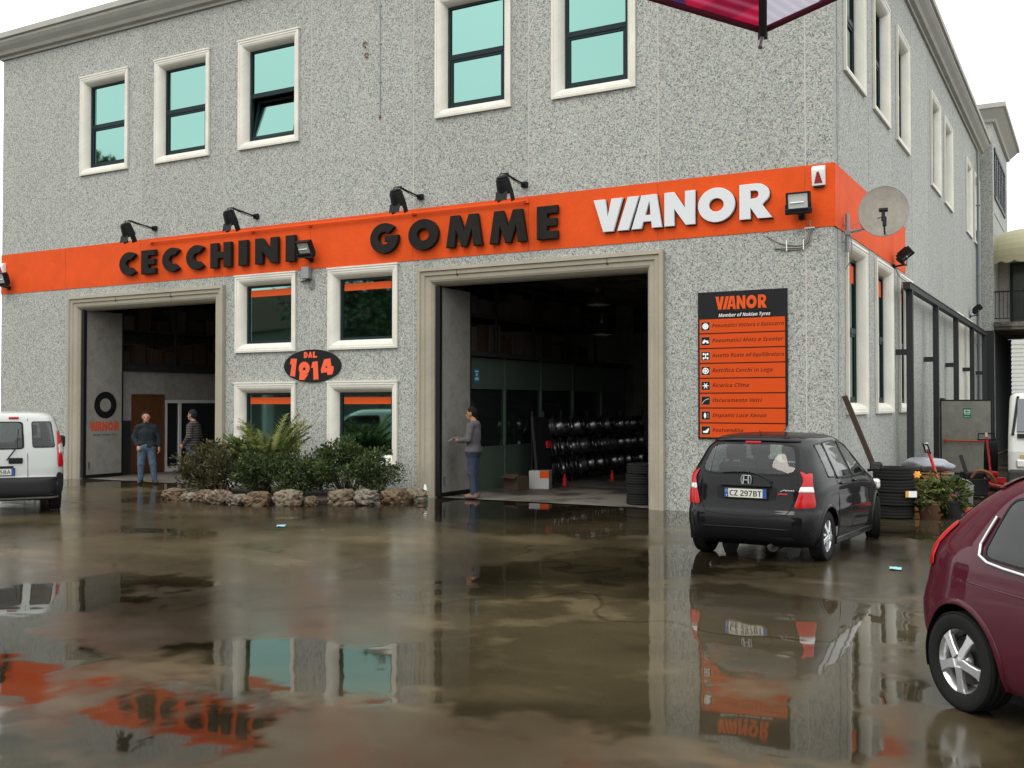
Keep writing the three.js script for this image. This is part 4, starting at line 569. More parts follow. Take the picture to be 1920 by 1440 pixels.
  obj('aerial', rod([0.0, 1.49, 0.0], [-0.1, 1.56, 0], 0.004), M.black, t);
}
{ // wine-red hatchback, rear quarter at the right edge
  const shape = carShape([LV(0.2, -0.5, 3.05, 0.78), LV(0.28, -0.6, 3.2, 0.82), LV(0.4, -0.655, 3.26, 0.845), LV(0.55, -0.665, 3.28, 0.858), LV(0.65, -0.64, 3.25, 0.861), LV(0.72, -0.61, 3.2, 0.858), LV(0.82, -0.585, 3.05, 0.85), LV(0.92, -0.56, 2.7, 0.838), LV(0.99, -0.52, 2.35, 0.818), LV(1.06, -0.46, 2.08, 0.785), LV(1.18, -0.33, 1.8, 0.725), LV(1.29, -0.19, 1.5, 0.665), LV(1.37, -0.06, 1.25, 0.61, 4.4), LV(1.42, 0.05, 1.05, 0.55, 4), LV(1.452, 0.2, 0.9, 0.44, 3.4), LV(1.47, 0.38, 0.7, 0.24, 2.8, 2.8)], 0.9);
  const paint = phys(0.06, 0.003, 0.012, 0.5, { clearcoat: 0.55, clearcoatRoughness: 0.03, specularIntensity: 0.15 });
  const a = 46 * Math.PI / 180, hx = Math.cos(a), hz = Math.sin(a), nx = -Math.sin(a), nz = Math.cos(a);
  const W0 = [3.04, 10.42], ax = W0[0] - nx * 0.75, az = W0[1] - nz * 0.75;
  const sideW = s => [{ face: s, n: 7, quad: [[0.2, 0.965], [0.62, 0.94], [0.62, 1.35], [0.26, 1.31]], name: 'rear_side_window' }, { face: s, n: 9, quad: [[0.66, 0.94], [1.85, 0.95], [1.2, 1.36], [0.66, 1.36]], name: 'front_side_window' }];
  const t = buildCar({ name: 'parked_car', label: 'wine-red hatchback with silver five-spoke wheels standing on the wet yard', at: [ax, 0, az], turn: Math.atan2(-hz, hx), shape, paint, y0: 0.2, y1: 1.47, rows: 96, nA: 130, nB: 110, wheels: [[0, 0.3], [2.49, 0.3]], archR: 0.35, R: 0.3, tyreW: 0.195, rimR: 0.205, spokes: 5, track: 1.51, glass: phys(0.07, 0.09, 0.09, 0.02, { transmission: 1, thickness: 0, ior: 1.5 }),
    windows: [{ face: 'rear', n: 6, quad: [[-0.6, 1.02], [0.6, 1.02], [0.5, 1.33], [-0.5, 1.33]], name: 'rear_window' }, { face: 'front', n: 8, quad: [[-0.62, 1.02], [0.62, 1.02], [0.5, 1.38], [-0.5, 1.38]], name: 'windscreen' }, ...sideW('left'), ...sideW('right')] });
  seats(t, [0.5], [-0.36, 0.36], 0.48); seats(t, [1.35], [-0.36, 0.36], 0.48);
  for (const s of [-1, 1]) {
    const f = s > 0 ? 'right' : 'left';
    obj('chrome_strip', [...strip(shape, f, [[0.2, 1.2], [0.175, 1.1], [0.16, 1.03], [0.18, 0.97], [0.26, 0.94], [0.4, 0.925], [0.6, 0.912], [1.2, 0.92], [1.85, 0.94]], 0.011, 0.012)], rimMat, t);
    const L = obj('tail_light', patchGeo(shape, f, [[-0.5, 0.84], [-0.4, 0.9], [-0.2, 1.14], [-0.29, 1.12]], { n: 5, off: 0.008, bulge: 0.006 }), lampRed, t);
    obj('red_lens', patchGeo(shape, 'rear', s > 0 ? [[0.64, 0.82], [0.78, 0.84], [0.68, 1.13], [0.63, 1.1]] : [[-0.78, 0.84], [-0.64, 0.82], [-0.63, 1.1], [-0.68, 1.13]], { n: 7, off: 0.008, bulge: 0.006 }), lampRed, L);
    obj('side_crease', strip(shape, f, [[-0.42, 0.83], [0.1, 0.8], [0.8, 0.775], [1.8, 0.74], [2.3, 0.72]], 0.006, 0.0), paint, t);
    for (const ln of [[[0.66, 0.35], [0.64, 0.6], [0.64, 0.92]], [[1.95, 0.3], [1.98, 0.9]]]) obj('door_gap', strip(shape, f, ln, 0.003, 0.001), M.rubber, t); obj('door_handle', rbox(0.2, 0.03, 0.03, 0.012, 0.85, 0.86, s * (shape.side(0.85, 0.86) + 0.012)), paint, t);
    obj('door_mirror', rbox(0.12, 0.14, 0.2, 0.05, 1.95, 1.0, s * 0.95), paint, t);
    obj('bumper_gap', strip(shape, f, [[-0.6, 0.64], [-0.48, 0.6], [-0.38, 0.52]], 0.004, 0.001), M.rubber, t);
  }
  obj('rear_spoiler', patchGeo(shape, 'rear', [[-0.56, 1.34], [0.56, 1.34], [0.46, 1.42], [-0.46, 1.42]], { n: 8, off: 0.015, bulge: 0.02 }), paint, t); obj('fuel_flap', patchGeo(shape, 'left', [[0.25, 0.68], [0.42, 0.68], [0.42, 0.83], [0.25, 0.83]], { n: 6, off: 0.003 }), paint, t);
}
{ // white van, back doors to the camera
  const shape = carShape([LV(0.26, -0.66, 3.3, 0.8, 8), LV(0.34, -0.76, 3.38, 0.84, 7), LV(0.5, -0.78, 3.4, 0.86, 7), LV(0.6, -0.765, 3.4, 0.86, 7), LV(0.64, -0.72, 3.38, 0.858, 9), LV(0.8, -0.715, 3.3, 0.86, 10), LV(1.0, -0.7, 2.9, 0.858, 10), LV(1.12, -0.685, 2.4, 0.845, 10), LV(1.4, -0.63, 1.9, 0.79, 10), LV(1.58, -0.57, 1.6, 0.735, 9), LV(1.65, -0.54, 1.45, 0.705, 8), LV(1.71, -0.48, 1.3, 0.64, 6), LV(1.74, -0.38, 1.15, 0.52, 5), LV(1.75, 0.0, 0.8, 0.3, 4)], 0.9);
  const paint = phys(0.42, 0.44, 0.42, 0.5, { clearcoat: 0.8, clearcoatRoughness: 0.06, specularIntensity: 0.3 });
  const a = Math.atan2(-0.545, -0.84), hx = Math.cos(a), hz = Math.sin(a);
  const t = buildCar({ name: 'parked_van', label: 'white delivery van with twin glazed back doors beside the shop bay', category: 'van', at: [-12.92, 0, 5.86], turn: Math.atan2(-hz, hx), shape, paint, lip: M.darkPlastic, y0: 0.26, y1: 1.75, rows: 80, nA: 130, nB: 110, wheels: [[0, 0.31], [2.58, 0.31]], archR: 0.35, R: 0.305, tyreW: 0.185, rimR: 0.19, spokes: 8, rim: rimDark, track: 1.48, glass: carGlassDark,
    windows: [{ face: 'rear', n: 12, quad: [[-0.65, 1.12], [0.2, 1.12], [0.18, 1.575], [-0.58, 1.575]], name: 'back_door_window', glass: carGlass }, { face: 'rear', n: 12, quad: [[0.345, 1.14], [0.69, 1.14], [0.63, 1.575], [0.325, 1.575]], name: 'back_door_window', glass: carGlass }, { face: 'front', n: 8, quad: [[-0.68, 1.12], [0.68, 1.12], [0.58, 1.6], [-0.58, 1.6]], name: 'windscreen' }, ...['left', 'right'].map(f => ({ face: f, n: 9, quad: [[0.7, 1.12], [1.95, 1.12], [1.5, 1.56], [0.7, 1.58]], name: 'side_window' }))] });
  seats(t, [1.2], [-0.36, 0.36], 0.62);
  for (const s of [-1, 1]) { const L = obj('tail_light', patchGeo(shape, 'rear', s > 0 ? [[0.735, 0.8], [0.835, 0.8], [0.76, 1.42], [0.72, 1.42]] : [[-0.835, 0.8], [-0.735, 0.8], [-0.72, 1.42], [-0.76, 1.42]], { n: 8, off: 0.012, bulge: 0.01 }), lampRed, t); obj('clear_lens', patchGeo(shape, 'rear', s > 0 ? [[0.75, 1.02], [0.83, 1.02], [0.805, 1.2], [0.735, 1.2]] : [[-0.83, 1.02], [-0.75, 1.02], [-0.735, 1.2], [-0.805, 1.2]], { n: 7, off: 0.02, bulge: 0.006 }), lampClear, L); obj('door_mirror', rbox(0.14, 0.24, 0.18, 0.05, 2.05, 1.15, s * 0.97), M.darkPlastic, t); obj('sliding_door_gap', strip(shape, s > 0 ? 'right' : 'left', [[0.55, 0.4], [0.55, 1.55]], 0.004, 0.001), M.rubber, t); }
  obj('rear_bumper', patchGeo(shape, 'rear', [[-0.85, 0.3], [0.85, 0.3], [0.85, 0.63], [-0.85, 0.63]], { n: 14, off: 0.01, bulge: 0.012 }), M.darkPlastic, t); obj('bumper_corner', ['left', 'right'].map(f => patchGeo(shape, f, [[-0.7, 0.3], [-0.38, 0.3], [-0.45, 0.63], [-0.68, 0.72]], { n: 10, off: 0.012 })), M.darkPlastic, t);
  obj('door_split', strip(shape, 'rear', [[0.27, 0.64], [0.265, 1.0], [0.26, 1.63]], 0.005, 0.002), M.rubber, t);
  obj('door_latch', [rbox(0.04, 0.1, 0.22, 0.03, -0.715, 0.92, 0.08)], M.black, t); obj('rear_wiper', [rod([-0.73, 0.93, -0.06], [-0.7, 1.13, 0.08], 0.01), rod([-0.705, 1.13, 0.1], [-0.62, 1.45, 0.12], 0.007)], M.black, t);
  obj('plate_light_bar', rbox(0.03, 0.03, 0.5, 0.01, -0.735, 0.82, -0.2), M.darkPlastic, t); const p = plate(t, 'CC 475BA', -0.735, 0.735, 0.03); p.position.z = -0.2;
  obj('high_brake_light', rbox(0.03, 0.04, 0.16, 0.012, -0.555, 1.645, 0.05), lampRed, t); obj('tow_underside', [rod([-0.3, 0.25, 0.3], [-0.6, 0.25, 0.3], 0.03), rbox(0.6, 0.15, 1.1, 0.04, 0, 0.28, 0)], M.black, t);
}
{ // white box truck at the side passage, nose to the camera
  const t = thing('box_truck', 'white box truck parked in the side passage behind the red hatchback', 'truck', [3.21, 0, -5.2]);
  const wp = phys(0.6, 0.62, 0.58, 0.4, { clearcoat: 0.5, clearcoatRoughness: 0.1 });
  const cab = poly([[0, 0.45], [0.02, 0.95], [-0.06, 1.3], [-0.55, 2.02], [-0.7, 2.1], [-1.7, 2.12], [-1.75, 0.45]]);
  const cg = new THREE.ExtrudeGeometry(cab, { depth: 1.8, bevelEnabled: true, bevelSize: 0.1, bevelThickness: 0.12, bevelOffset: -0.1, bevelSegments: 5 }).translate(0, 0, -0.9).rotateY(-Math.PI / 2); obj('cab', cg, wp, t);
  obj('windscreen', [bar([0, 1.34, -0.055], [0, 1.98, -0.51], 1.72, 0.03)], phys(0.05, 0.06, 0.065, 0.05, { clearcoat: 1 }), t); obj('windscreen_trim', [bar([-0.93, 1.28, -0.03], [-0.86, 2.03, -0.56], 0.05, 0.05), bar([0.93, 1.28, -0.03], [0.86, 2.03, -0.56], 0.05, 0.05), bar([0, 1.3, -0.015], [0, 1.22, 0.0], 1.7, 0.04)], M.black, t);
  obj('bumper', rbox(2.04, 0.3, 0.2, 0.06, 0, 0.45, 0.02), M.greyMetal, t); obj('headlight', [rbox(0.3, 0.16, 0.06, 0.03, -0.72, 0.72, 0.02)], lampClear, t); obj('headlight', [rbox(0.3, 0.16, 0.06, 0.03, 0.72, 0.72, 0.02)], lampClear, t); obj('grille', rbox(1.0, 0.14, 0.04, 0.02, 0, 0.74, 0.02), M.darkPlastic, t);
  const sticker = new THREE.MeshStandardMaterial({ color: lin(0.5, 0.35, 0.08), roughness: 0.5 }); obj('sticker', rbox(0.16, 0.06, 0.01, 0.003, -0.72, 0.86, 0.025), sticker, t);
  obj('wiper', rod([-0.5, 1.24, 0.03], [-0.55, 1.75, -0.33], 0.012), M.black, t); obj('door_mirror', [rbox(0.08, 0.4, 0.2, 0.04, 1.14, 1.6, -0.4), rod([0.95, 1.5, -0.45], [1.12, 1.55, -0.4], 0.02)], M.black, t);
  const bx = [span(-1.05, 1.05, 0.9, 3.25, -5.6, -1.85)]; for (let k = 0; k < 26; k++) bx.push(span(-1.06, 1.06, 0.98 + k * 0.087, 1.03 + k * 0.087, -1.849, -1.835)); obj('cargo_box', bx, wp, t); obj('chassis', span(-0.5, 0.5, 0.5, 0.8, -5.5, -1.0), M.black, t);
  for (const [x, z] of [[-0.85, -0.75], [0.85, -0.75], [-0.85, -4.4], [0.85, -4.4]]) { const w = wheelParts(0.37, 0.22, 0.22, 8, rimDark, t); w.position.set(x, 0.37, z); w.rotation.z = x > 0 ? -Math.PI / 2 : Math.PI / 2; }
}
// ---------------------------------------------------------------- inside the bays
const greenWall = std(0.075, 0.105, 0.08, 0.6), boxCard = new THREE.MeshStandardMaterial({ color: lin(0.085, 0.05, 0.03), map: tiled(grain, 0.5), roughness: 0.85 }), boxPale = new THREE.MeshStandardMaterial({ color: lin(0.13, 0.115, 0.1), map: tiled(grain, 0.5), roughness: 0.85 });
{ // left bay: white office wall with brown door
  const t = thing('office_partition', 'white partition with dark dado in the bay behind the jeans-clad man', 'partition', [-18.75, 0.014, 0]);
  obj('wall', [span(-0.1, 0, 1.43, 2.75, -1.75, -0.3), span(-0.1, 0, 2.14, 2.75, -2.88, -1.751), span(-0.1, 0, 2.0, 2.75, -11, -2.881), span(-0.1, 0, 0, 1.999, -11, -5.2)], M.plaster, t);
  obj('dado', span(-0.1, 0.004, 0, 1.43, -1.74, -0.3), M.darkWall, t);
  const d = new THREE.Group(); d.name = 'door'; t.add(d); obj('door_slab', span(-0.06, -0.01, 0.01, 2.1, -2.84, -1.78), M.wood, d); obj('door_frame', [span(-0.1, 0.02, 0, 2.14, -1.78, -1.75), span(-0.1, 0.02, 0, 2.14, -2.88, -2.84), span(-0.1, 0.02, 2.1, 2.14, -2.84, -1.78)], M.wood, d); obj('handle', rod([0.03, 1.0, -1.9], [0.03, 1.0, -2.02], 0.012), M.steel, d);
  const g = new THREE.Group(); g.name = 'glazed_door'; t.add(g); obj('door_frame', [span(-0.08, 0.0, 0.0, 1.99, -2.99, -2.9), span(-0.08, 0, 0, 1.99, -3.5, -3.41), span(-0.08, 0, 1.9, 1.99, -3.41, -2.99), span(-0.08, 0, 0, 0.14, -3.41, -2.99), span(-0.08, 0, 0, 0.14, -5.19, -3.501), span(-0.08, 0, 1.9, 1.99, -5.19, -3.501)], M.white, g); obj('pane', span(-0.05, -0.04, 0.14, 1.9, -3.41, -2.99), phys(0.02, 0.025, 0.025, 0.05, { clearcoat: 1 }), g); obj('pane', span(-0.05, -0.04, 0.14, 1.9, -5.19, -3.5), phys(0.02, 0.025, 0.025, 0.05, { clearcoat: 1 }), g);
  obj('ledge', span(-0.3, 0.12, 2.76, 2.92, -11, -0.3), M.darkWall, t);
}
{ // storage above the office: dark shelves with boxes
  const t = thing('storage_rack', 'dark storage rack of goods above the office wall in the van-side bay', 'rack', [-18.9, 2.95, 0]);
  for (const z of [-1.3, -3.4, -5.5]) obj('upright', [span(-0.03, 0.03, 0, 1.9, z - 0.03, z + 0.03), span(-0.8, -0.74, 0, 1.9, z - 0.03, z + 0.03)], M.greyMetal, t); obj('shelf', span(-0.8, 0.02, 0.9, 0.94, -5.5, -1.3), M.greyMetal, t); obj('shelf', span(-0.8, 0.02, 0.0, 0.04, -5.5, -1.3), M.greyMetal, t);
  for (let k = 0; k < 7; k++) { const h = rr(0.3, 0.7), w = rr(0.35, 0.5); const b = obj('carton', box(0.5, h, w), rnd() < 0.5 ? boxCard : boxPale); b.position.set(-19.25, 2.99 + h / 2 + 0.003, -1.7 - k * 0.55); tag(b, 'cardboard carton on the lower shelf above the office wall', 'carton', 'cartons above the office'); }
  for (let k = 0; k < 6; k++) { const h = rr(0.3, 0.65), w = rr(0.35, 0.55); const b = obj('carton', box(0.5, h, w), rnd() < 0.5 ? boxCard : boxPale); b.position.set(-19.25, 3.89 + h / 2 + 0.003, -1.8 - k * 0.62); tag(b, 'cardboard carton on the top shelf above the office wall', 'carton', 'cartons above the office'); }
}
{ // block between the bays
  const t = thing('green_partition', 'green framed workshop partition with glazing behind the alloy wheels', 'partition', [-7.95, 0.014, 0]);
  for (let k = 0; k < 5; k++) { const z1 = -1.26 - k * 1.75, z0 = z1 - 1.7; obj('upper_panel', span(-0.06, 0, 2.24, 2.88, z0, z1), greenWall, t); obj('lower_panel', span(-0.06, 0, 0, 0.9, z0, z1), greenWall, t); obj('pane', span(-0.04, -0.03, 0.94, 2.2, z0, z1), phys(0.015, 0.02, 0.018, 0.06, { clearcoat: 1 }), t); obj('mullion', span(-0.07, 0.02, 0, 2.9, z1, z1 + 0.05), greenWall, t); }
  obj('rail', [span(-0.07, 0.01, 0.9, 0.94, -10, -1.26), span(-0.07, 0.01, 2.2, 2.24, -10, -1.26)], greenWall, t);
  obj('back_wall', [span(-5.75, -0.075, 0, 2.88, -10.2, -10.05), span(-5.75, -5.6, 0, 4.9, -10, -0.3)], M.plaster, t); obj('loft_floor', span(-5.7, 0.15, 2.9, 3.0, -10, -0.3), M.darkWall, t);
  const tx = canvasTexture(96, 128, (c, w, h) => { c.fillStyle = '#2b6fa6'; c.fillRect(0, 0, w, h); c.fillStyle = '#cfd8dc'; c.fillRect(14, 18, 68, 14); c.fillRect(14, 80, 68, 26); c.beginPath(); c.arc(48, 54, 16, 0, 7); c.fill(); });
  const n = obj('safety_notice', new THREE.PlaneGeometry(0.22, 0.3).rotateY(Math.PI / 2), new THREE.MeshStandardMaterial({ map: tx, roughness: 0.6 })); n.position.set(-7.945, 2.5, -1.75); tag(n, 'small blue notice on the green partition', 'notice');
}
{ // loft rack with boxes over the partition
  const t = thing('storage_rack', 'long loft rack stacked with cartons above the green partition', 'rack', [-8.3, 3.0, 0]);
  for (const z of [-1.4, -3.2, -5.0, -6.8, -8.6]) obj('upright', span(-0.03, 0.03, 0, 1.9, z - 0.03, z + 0.03), M.greyMetal, t);
  obj('beam', [span(-0.02, 0.03, 0.82, 0.9, -8.6, -1.4), span(-0.02, 0.03, 1.6, 1.66, -8.6, -1.4)], M.greyMetal, t); obj('shelf', span(-0.9, -0.021, 0.82, 0.86, -8.6, -1.4), M.darkWall, t);
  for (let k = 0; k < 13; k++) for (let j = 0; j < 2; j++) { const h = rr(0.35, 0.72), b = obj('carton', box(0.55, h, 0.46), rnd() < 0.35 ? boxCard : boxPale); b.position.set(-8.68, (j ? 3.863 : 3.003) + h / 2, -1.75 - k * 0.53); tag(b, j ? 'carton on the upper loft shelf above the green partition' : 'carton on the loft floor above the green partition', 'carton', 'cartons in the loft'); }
}
{ // display of alloy wheels
  const t = thing('wheel_display_rack', 'dark rack carrying rows of alloy wheels inside the main bay', 'rack', [-7.45, 0.014, 0]);
  const ys = [0.36, 0.84, 1.32]; for (const y of ys) obj('rail', [rod([0, y - 0.2, -3.9], [0, y - 0.2, -10], 0.02), rod([-0.25, y - 0.2, -3.9], [-0.25, y - 0.2, -10], 0.02)], M.greyMetal, t); for (let k = 0; k < 5; k++) obj('upright', [rod([0, 0, -3.9 - k * 1.5], [0, 1.7, -3.9 - k * 1.5], 0.025), rod([-0.3, 0, -3.9 - k * 1.5], [-0.3, 1.7, -3.9 - k * 1.5], 0.025)], M.greyMetal, t);
  const R = 0.21, gs = [lathe([[R, -0.1], [R - 0.03, -0.07], [R - 0.04, 0.03], [R - 0.006, 0.085], [R + 0.004, 0.09], [R + 0.006, 0.07], [R - 0.02, 0.02], [R - 0.02, -0.07], [R + 0.006, -0.1]], 24), lathe([[0.001, 0.075], [0.05, 0.07], [0.06, 0.03]], 14)];
  for (let k = 0; k < 5; k++) gs.push(box(R * 0.86, 0.03, 0.055, R * 0.5, 0.055, 0, 0, k * Math.PI * 0.4, 0));
  const geo = join(gs.map((g, i) => g)); const chrome = std(0.25, 0.255, 0.26, 0.32, { metalness: 1 }), names = ['silver alloy wheel on the bottom row of the display rack', 'silver alloy wheel on the middle row of the display rack', 'silver alloy wheel on the top row of the display rack'];
  ys.forEach((y, j) => { for (let k = 0; k < 13; k++) { const o = obj('alloy_wheel', geo, rnd() < 0.75 ? chrome : rimDark); o.position.set(-7.4 + rr(-0.03, 0.03), y + 0.035, -4.15 - k * 0.45); o.rotation.order = 'YXZ'; o.rotation.set(0.15, rr(0.15, 0.6), -Math.PI / 2 + 0.2); o.rotateY(rr(0, 6)); tag(o, names[j], 'wheel', 'alloy wheels on the display rack'); } });
}
{ // pendant lamps, column, ceiling conduits, cartons and cones on the floor
  const prof = [[0.06, 0.52], [0.11, 0.5], [0.115, 0.3], [0.1, 0.26], [0.14, 0.22], [0.22, 0.12], [0.27, 0.02], [0.275, 0], [0.265, 0], [0.21, 0.11], [0.13, 0.2]];
  const t = thing('pendant_lamp', 'dark bell-shaped pendant lamp just inside the main bay', 'lamp', [-5.62, 4.02, -3.0]);
  obj('shade', lathe(prof, 32), std(0.06, 0.055, 0.05, 0.35, { metalness: 0.6, side: THREE.DoubleSide }), t); obj('lens', lathe([[0.001, -0.03], [0.15, -0.02], [0.262, 0.004]], 28), M.floodGlass, t); obj('stem', rod([0, 0.5, 0], [0, 0.93, 0], 0.012), M.black, t);
  const b = copy(t, [-6.9, 3.6, -6.0], 0, 'bell-shaped pendant lamp with pale opal lens deeper in the main bay'); b.children[1].material = std(0.8, 0.76, 0.64, 0.3); b.children[1].name = 'opal_lens'; b.children[2].scale.y = 1.9; b.children[2].position.y = -0.45;
  const cp = thing('interior_column', 'square beige column deep in the main bay', 'column', [-9.1, 0.012, -12.5]); obj('shaft', span(-0.2, 0.2, 0, 4.9, -0.2, 0.2), M.plaster, cp); obj('guard', span(-0.21, 0.21, 0, 1.2, -0.21, 0.21), M.darkWall, cp);
  const ct = thing('ceiling_conduit', 'black conduits running under the ceiling of the main bay', 'conduit', [-8, 4.6, -1.5]); obj('pipe', [rod([0, 0, 0], [5, 0, -0.3], 0.03), rod([0, 0.1, -1.8], [5.4, 0.1, -1.8], 0.02), rod([3.8, 0, 1], [3.8, 0, -6], 0.02)], M.black, ct); for (const x of [0.5, 2.5, 4.5]) obj('hanger', rod([x, 0, -0.03 * x * 2], [x, 0.345, -0.03 * x * 2], 0.008), M.galv, ct);
  const c1 = thing('carton', 'white and orange carton on the floor beside the man in grey', 'carton', [-7.05, 0.014, -3.0], 0.3); obj('sides', rbox(0.45, 0.4, 0.4, 0.01, 0, 0.2, 0), std(0.45, 0.44, 0.42, 0.8), c1); obj('printed_panel', span(0.02, 0.226, 0.24, 0.4, 0.19, 0.204), M.orangeStripe, c1); obj('tape', span(-0.22, 0.22, 0.4, 0.404, -0.03, 0.03), boxCard, c1);
  const c2 = thing('carton', 'low brown carton on the floor behind the man in grey', 'carton', [-7.3, 0.014, -2.35], -0.2); obj('sides', rbox(0.4, 0.3, 0.4, 0.01, 0, 0.15, 0), boxCard, c2); obj('flap', box(0.4, 0.01, 0.2, 0, 0.31, 0.22, 0.4), boxCard, c2);
  for (const [x, z, l] of [[-6.9, -3.9, 'small red bottle jack on the floor near the white carton'], [-6.6, -5.9, 'small red bottle jack on the floor by the far alloy wheels']]) { const j = thing('bottle_jack', l, 'jack', [x, 0.014, z]); obj('base', rbox(0.16, 0.03, 0.14, 0.01, 0, 0.015, 0), M.redPaint, j); obj('cylinder', [rod([0, 0.03, 0], [0, 0.2, 0], 0.05), rod([0, 0.2, 0], [0, 0.27, 0], 0.022)], M.redPaint, j); }
  const pst = thing('display_stand', 'leaning dark display stand with red trim among the alloy wheels', 'stand', [-7.2, 0.014, -3.4], 0); obj('board', box(0.04, 1.55, 0.75, 0, 0.8, 0, 0, 0, 0.1), M.darkPlastic, pst); obj('edge_strip', box(0.05, 1.6, 0.05, 0.02, 0.8, 0.4, 0, 0, 0.1), M.greyMetal, pst); obj('red_trim', [box(0.05, 0.16, 0.2, 0.05, 0.95, -0.2, 0, 0, 0.1)], M.redPaint, pst); obj('base', rbox(0.5, 0.04, 0.8, 0.01, 0.05, 0.02, 0), M.greyMetal, pst);
}
const tyreG = tyreGeo(0.31, 0.2, 0.195);
function tyreStack(x, z, n, label, group, r = 1, base = 0.003) { for (let k = 0; k < n; k++) { const o = obj('tyre', tyreG, M.rubber); o.scale.setScalar(r); o.position.set(x + rr(-0.02, 0.02), base + (0.1 + k * 0.2) * r, z + rr(-0.02, 0.02)); o.rotation.y = rr(0, 6); tag(o, label(k, n), 'tyre', group); } }
tyreStack(-3.72, -0.75, 4, k => `black tyre ${['at the bottom', 'second from the floor', 'third from the floor', 'at the top'][k]} of the stack inside the main bay`, 'tyres stacked inside the main bay', 0.95, 0.014);
// ---------------------------------------------------------------- people (distance fields meshed with surface nets)
function netMesh(sdf, lo, hi, c) {
  const n = [0, 1, 2].map(k => Math.ceil((hi[k] - lo[k]) / c) + 1), F = new Float32Array(n[0] * n[1] * n[2]); let q = 0;
  for (let k = 0; k < n[2]; k++) for (let j = 0; j < n[1]; j++) for (let i = 0; i < n[0]; i++) F[q++] = sdf(lo[0] + i * c, lo[1] + j * c, lo[2] + k * c);
  const id = (i, j, k) => (k * n[1] + j) * n[0] + i, vm = new Int32Array(F.length).fill(-1), pos = [], idx = [];
  const E = [[0, 0, 0, 1, 0, 0], [0, 0, 0, 0, 1, 0], [0, 0, 0, 0, 0, 1], [1, 0, 0, 1, 1, 0], [1, 0, 0, 1, 0, 1], [0, 1, 0, 1, 1, 0], [0, 1, 0, 0, 1, 1], [0, 0, 1, 1, 0, 1], [0, 0, 1, 0, 1, 1], [1, 1, 0, 1, 1, 1], [1, 0, 1, 1, 1, 1], [0, 1, 1, 1, 1, 1]];
  for (let k = 0; k < n[2] - 1; k++) for (let j = 0; j < n[1] - 1; j++) for (let i = 0; i < n[0] - 1; i++) {
    let x = 0, y = 0, z = 0, m = 0; for (const e of E) { const a = F[id(i + e[0], j + e[1], k + e[2])], b = F[id(i + e[3], j + e[4], k + e[5])]; if ((a < 0) !== (b < 0)) { const t = a / (a - b); x += i + lerp(e[0], e[3], t); y += j + lerp(e[1], e[4], t); z += k + lerp(e[2], e[5], t); m++; } }
    if (m) { vm[id(i, j, k)] = pos.length / 3; pos.push(lo[0] + x / m * c, lo[1] + y / m * c, lo[2] + z / m * c); }
  }
  const quad = (a, b, cc, d, f) => { if (a < 0 || b < 0 || cc < 0 || d < 0) return; f ? idx.push(a, b, cc, a, cc, d) : idx.push(a, cc, b, a, d, cc); };
  for (let k = 1; k < n[2] - 1; k++) for (let j = 1; j < n[1] - 1; j++) for (let i = 1; i < n[0] - 1; i++) { const s = F[id(i, j, k)] < 0; if (s !== F[id(i + 1, j, k)] < 0) quad(vm[id(i, j - 1, k - 1)], vm[id(i, j, k - 1)], vm[id(i, j, k)], vm[id(i, j - 1, k)], s); if (s !== F[id(i, j + 1, k)] < 0) quad(vm[id(i - 1, j, k - 1)], vm[id(i - 1, j, k)], vm[id(i, j, k)], vm[id(i, j, k - 1)], s); if (s !== F[id(i, j, k + 1)] < 0) quad(vm[id(i - 1, j - 1, k)], vm[id(i, j - 1, k)], vm[id(i, j, k)], vm[id(i - 1, j, k)], s); }
  const g = new THREE.BufferGeometry(); g.setAttribute('position', new THREE.Float32BufferAttribute(pos, 3)); g.setIndex(idx); g.computeVertexNormals(); return g;
}
const cap = (x, y, z, a, b, ra, rb) => { const dx = b[0] - a[0], dy = b[1] - a[1], dz = b[2] - a[2], px = x - a[0], py = y - a[1], pz = z - a[2]; const t = clamp((px * dx + py * dy + pz * dz) / (dx * dx + dy * dy + dz * dz + 1e-9)); return Math.hypot(px - dx * t, py - dy * t, pz - dz * t) - (ra + (rb - ra) * t); };
const smin = (a, b, k) => { const h = clamp(0.5 + 0.5 * (b - a) / k); return b * (1 - h) + a * h - k * h * (1 - h); };
const ell = (x, y, z, c, r) => { const px = (x - c[0]) / r[0], py = (y - c[1]) / r[1], pz = (z - c[2]) / r[2], l = Math.hypot(px, py, pz); return (l - 1) * Math.min(...r); };
const uni = (bones, k) => (x, y, z) => { let d = 1e9; for (const b of bones) d = smin(d, b.e ? ell(x, y, z, b.e, b.r) : cap(x, y, z, b[0], b[1], b[2], b[3]), k); return d; };
function bounds(bones, m) { const lo = [9, 9, 9], hi = [-9, -9, -9]; for (const b of bones) { const ps = b.e ? [[b.e, Math.max(...b.r)]] : [[b[0], b[2]], [b[1], b[3]]]; for (const [p, r] of ps) for (let k = 0; k < 3; k++) { lo[k] = Math.min(lo[k], p[k] - r - m); hi[k] = Math.max(hi[k], p[k] + r + m); } } return [lo, hi]; }
